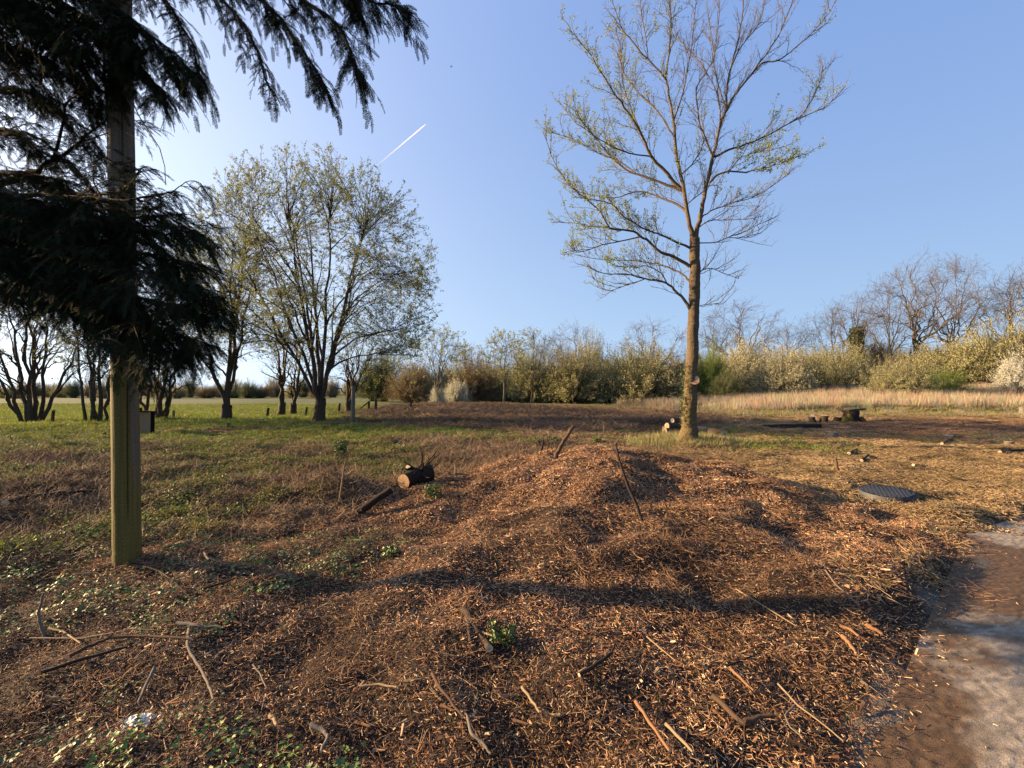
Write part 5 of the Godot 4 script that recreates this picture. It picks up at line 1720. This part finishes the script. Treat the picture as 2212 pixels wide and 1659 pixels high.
	# middle distance
	for k in 22000:
		var d := 11.0 * pow(5.0, rng.randf())
		var x := rr(-1.25 * d - 2.0, 1.25 * d + 2.0)
		var z := -d
		var what := zone(x, z, rng.randfn(0, 0.05 * d), rng.randfn(0, 0.05 * d))
		var size := 0.75 + 0.06 * d
		var tone := Color.WHITE * (0.92 + 0.5 * nb.get_noise_2d(x * 0.3, z * 0.3))
		if what == CHIPS:
			keep.call("wood_chips", k % 7, lay.call(x, z, size, 0.01), tone * 0.95)
		elif what == BRUSH:
			keep.call("brushwood", k % 2, lay.call(x, z, size, 0.01), tone)
		elif what == GRASS:
			keep.call("meadow_grass", k % 2, lay.call(x, z, size * 0.9, 0.0), Color(rr(0.8, 1.3), rr(0.9, 1.2), rr(0.7, 1.0)))
		elif what == WEEDS:
			if rng.randf() < 0.35: keep.call("meadow_grass", k % 2, lay.call(x, z, size * 0.7, 0.0), Color(rr(0.8, 1.2), rr(0.9, 1.1), rr(0.6, 0.9)))
			else: keep.call("weeds", k % 2, lay.call(x, z, size * 1.05, 0.01), Color(rr(0.8, 1.3), rr(0.95, 1.25), rr(0.6, 0.9)))
		elif what == ROUGH:
			if rng.randf() < 0.5: keep.call("meadow_grass", k % 2, lay.call(x, z, size * 0.8, 0.0), Color(rr(0.9, 1.5), rr(0.8, 1.0), rr(0.6, 0.9)))
			else: keep.call("dry_grass", 1, lay.call(x, z, rr(0.4, 0.8), 0.0), Color(rr(0.6, 0.9), rr(0.6, 0.85), rr(0.5, 0.8)))
		elif x < 2.0 and rng.randf() < 0.5:
			keep.call("brushwood", k % 2, lay.call(x, z, size, 0.008), tone * 1.15)
		else:
			keep.call("straw_litter", k % 3, lay.call(x, z, size, 0.008), tone)
	# tall dry grass along the bank on the right, thinner and darker towards the middle
	for k in 7000:
		var x := rr(13.0, 72.0)
		var z := rr(-35.0, -58.0)
		var w := na.get_noise_2d(x * 1.5, z * 1.5) + 0.55 * sm(12.0, 22.0, x) - 0.1
		if w < 0.05: continue
		keep.call("dry_grass", 0 if rng.randf() < 0.6 else 1, lay.call(x, z, rr(0.8, 1.25), 0.0), Color(rr(0.8, 1.25), rr(0.75, 1.1), rr(0.7, 1.0)) * (1.0 if x > 16.0 else 0.7))
	# a skirt of rank weeds round the lone tree
	for k in 420:
		var a := rr(0, TAU)
		var r := 0.35 + 1.1 * rng.randf()
		var x := 5.6 + cos(a) * r * 1.3
		var z := -14.1 + sin(a) * r
		keep.call("dry_grass", 1, lay.call(x, z, rr(0.35, 0.7), 0.0), Color(rr(0.7, 1.0), rr(0.75, 1.0), rr(0.4, 0.6)))
	var looks := {
		"wood_chips": [chip_m, M.chips, "reddish brown wood chips strewn over the mound and foreground", "wood chips"],
		"straw_litter": [hay_m, M.litter, "straw-coloured shredded litter beyond the chips", "litter"],
		"brushwood": [brush_m, M.litter, "dark brown brushwood trampled over the cleared ground", "brushwood"],
		"weeds": [weed_m, M.weeds, "low green weeds creeping over the cleared ground", "weeds"],
		"ivy_leaves": [ivy_m, M.ivy, "glossy ivy leaves trailing in the left corner", "ivy"],
		"meadow_grass": [grass_m, M.grass, "short green meadow grass", "grass"],
		"dry_grass": [dry_m, M.dry_grass, "tall dry grass along the bank below the scrub", "grass"]}
	for key in looks.keys():
		var q: Array = looks[key]
		var t := thing(key, q[2], q[3], Vector3.ZERO, "", "stuff")
		if key == "wood_chips":
			part("near_chips", near_chips.mesh(), M.chips, t).set_meta("kind", "stuff")
		for which in bins[key].keys():
			var o := scatter(key.trim_suffix("s") + "_clumps", q[0][which], q[1], bins[key][which][0], bins[key][which][1], t)
			o.set_meta("kind", "stuff")
	# green remnants of cut shrubs
	var sprig := leaf_sprig(95, 5, 0.036)
	rng.seed = 321
	for q in [["dark ivy-covered stub standing in the weeds left of the mound", 737, 992, 952, 0.13, 260], ["small evergreen tuft behind the mound, the right of a pair", 1195, 962, 942, 0.14, 130], ["small evergreen tuft behind the mound, the left of a pair", 1158, 962, 945, 0.13, 110], ["faded evergreen tuft behind the mound's crest", 1290, 960, 945, 0.13, 100], ["leafy ivy spray hanging from the uprooted stump", 935, 1078, 1045, 0.1, 60], ["leafy ivy spray beside the forked bark branch", 1082, 1395, 1372, 0.07, 34], ["dark leafy sprig half buried on the near side of the mound", 845, 1205, 1188, 0.06, 30]]:
		var g := on_ground(q[1], q[2])
		var h: float = maxf(at(q[1], q[3], -g.z).y - g.y, 0.08)
		var t := thing("leafy_remnant", q[0], "plant", g, "leafy remnants of cut shrubs")
		var b := Buf.new()
		for k in 5: strand(b, Vector3(rr(-0.03, 0.03), -0.03, rr(-0.03, 0.03)), Vector3(rr(-0.3, 0.3), 1, rr(-0.3, 0.3)), h, 0.008, 0.15, 4)
		part("stems", b.mesh(), M.stick_brown, t)
		var L := []
		var tint := PackedColorArray()
		for k in q[5]:
			var d := rv()
			L.append(Transform3D(Basis(rv().normalized(), rr(0, TAU)).scaled(Vector3.ONE * rr(0.6, 1.2)), Vector3(d.x * q[4], h * rr(0.15, 1.0), d.z * q[4])))
			tint.append(Color(rr(0.7, 1.4), rr(0.8, 1.5), rr(0.5, 0.9)))
		scatter("foliage", sprig, M.ivy, L, tint, t)

# ---------------------------------------------------------------- in the air
func sky_things() -> void:
	# vapour trail of a far aircraft, fading out behind it
	var a := at(920, 268, 5200)
	var z := at(790, 378, 5200)
	var b := Buf.new()
	var p := PackedVector3Array()
	var r := PackedFloat32Array()
	for k in 21:
		p.append(a.lerp(z, k / 20.0))
		r.append([2.0, 5.0, 6.0][mini(k, 2)] + 0.1 * k)
	b.tube(p, r, 8)
	for k in b.c.size():
		b.c[k] = Color(1, 1, 1, 0.6 * pow(1.0 - float(k / 8) / 20.0, 1.7))
	var m := mat(lin(0.9, 0.9, 0.92), 1.0, true)
	m.transparency = BaseMaterial3D.TRANSPARENCY_ALPHA
	m.backlight_enabled = true
	m.backlight = Color(1, 1, 1)
	tag(part("contrail_cloud", b.mesh(), m, self), "thin white vapour trail in the clear sky", "contrail")
	for q in [[975, 144, 70.0, 0.4, "tiny dark bird high up in the middle of the sky"], [587, 226, 60.0, 1.2, "tiny dark bird below the yew's hanging tips"]]:
		var bird := Buf.new()
		bird.tube(PackedVector3Array([Vector3(-0.2, 0, 0), Vector3(-0.1, 0.01, 0), Vector3(0.02, 0.01, 0), Vector3(0.12, 0.02, 0), Vector3(0.17, 0.02, 0), Vector3(0.2, 0.015, 0)]), PackedFloat32Array([0.03, 0.035, 0.05, 0.04, 0.025, 0.004]), 8)
		for s in [-1.0, 1.0]:
			bird.tube(PackedVector3Array([Vector3(0.03, 0.02, 0.02 * s), Vector3(0.05, 0.08, 0.16 * s), Vector3(-0.02, 0.07, 0.32 * s), Vector3(-0.1, 0.05, 0.4 * s)]), PackedFloat32Array([0.035, 0.03, 0.02, 0.003]), 6)
		var o := part("bird", bird.mesh(), mat(lin(0.03, 0.03, 0.03), 0.8), self)
		o.position = at(q[0], q[1], q[2])
		o.rotation.y = q[3]
		tag(o, q[4], "bird", "birds in flight")
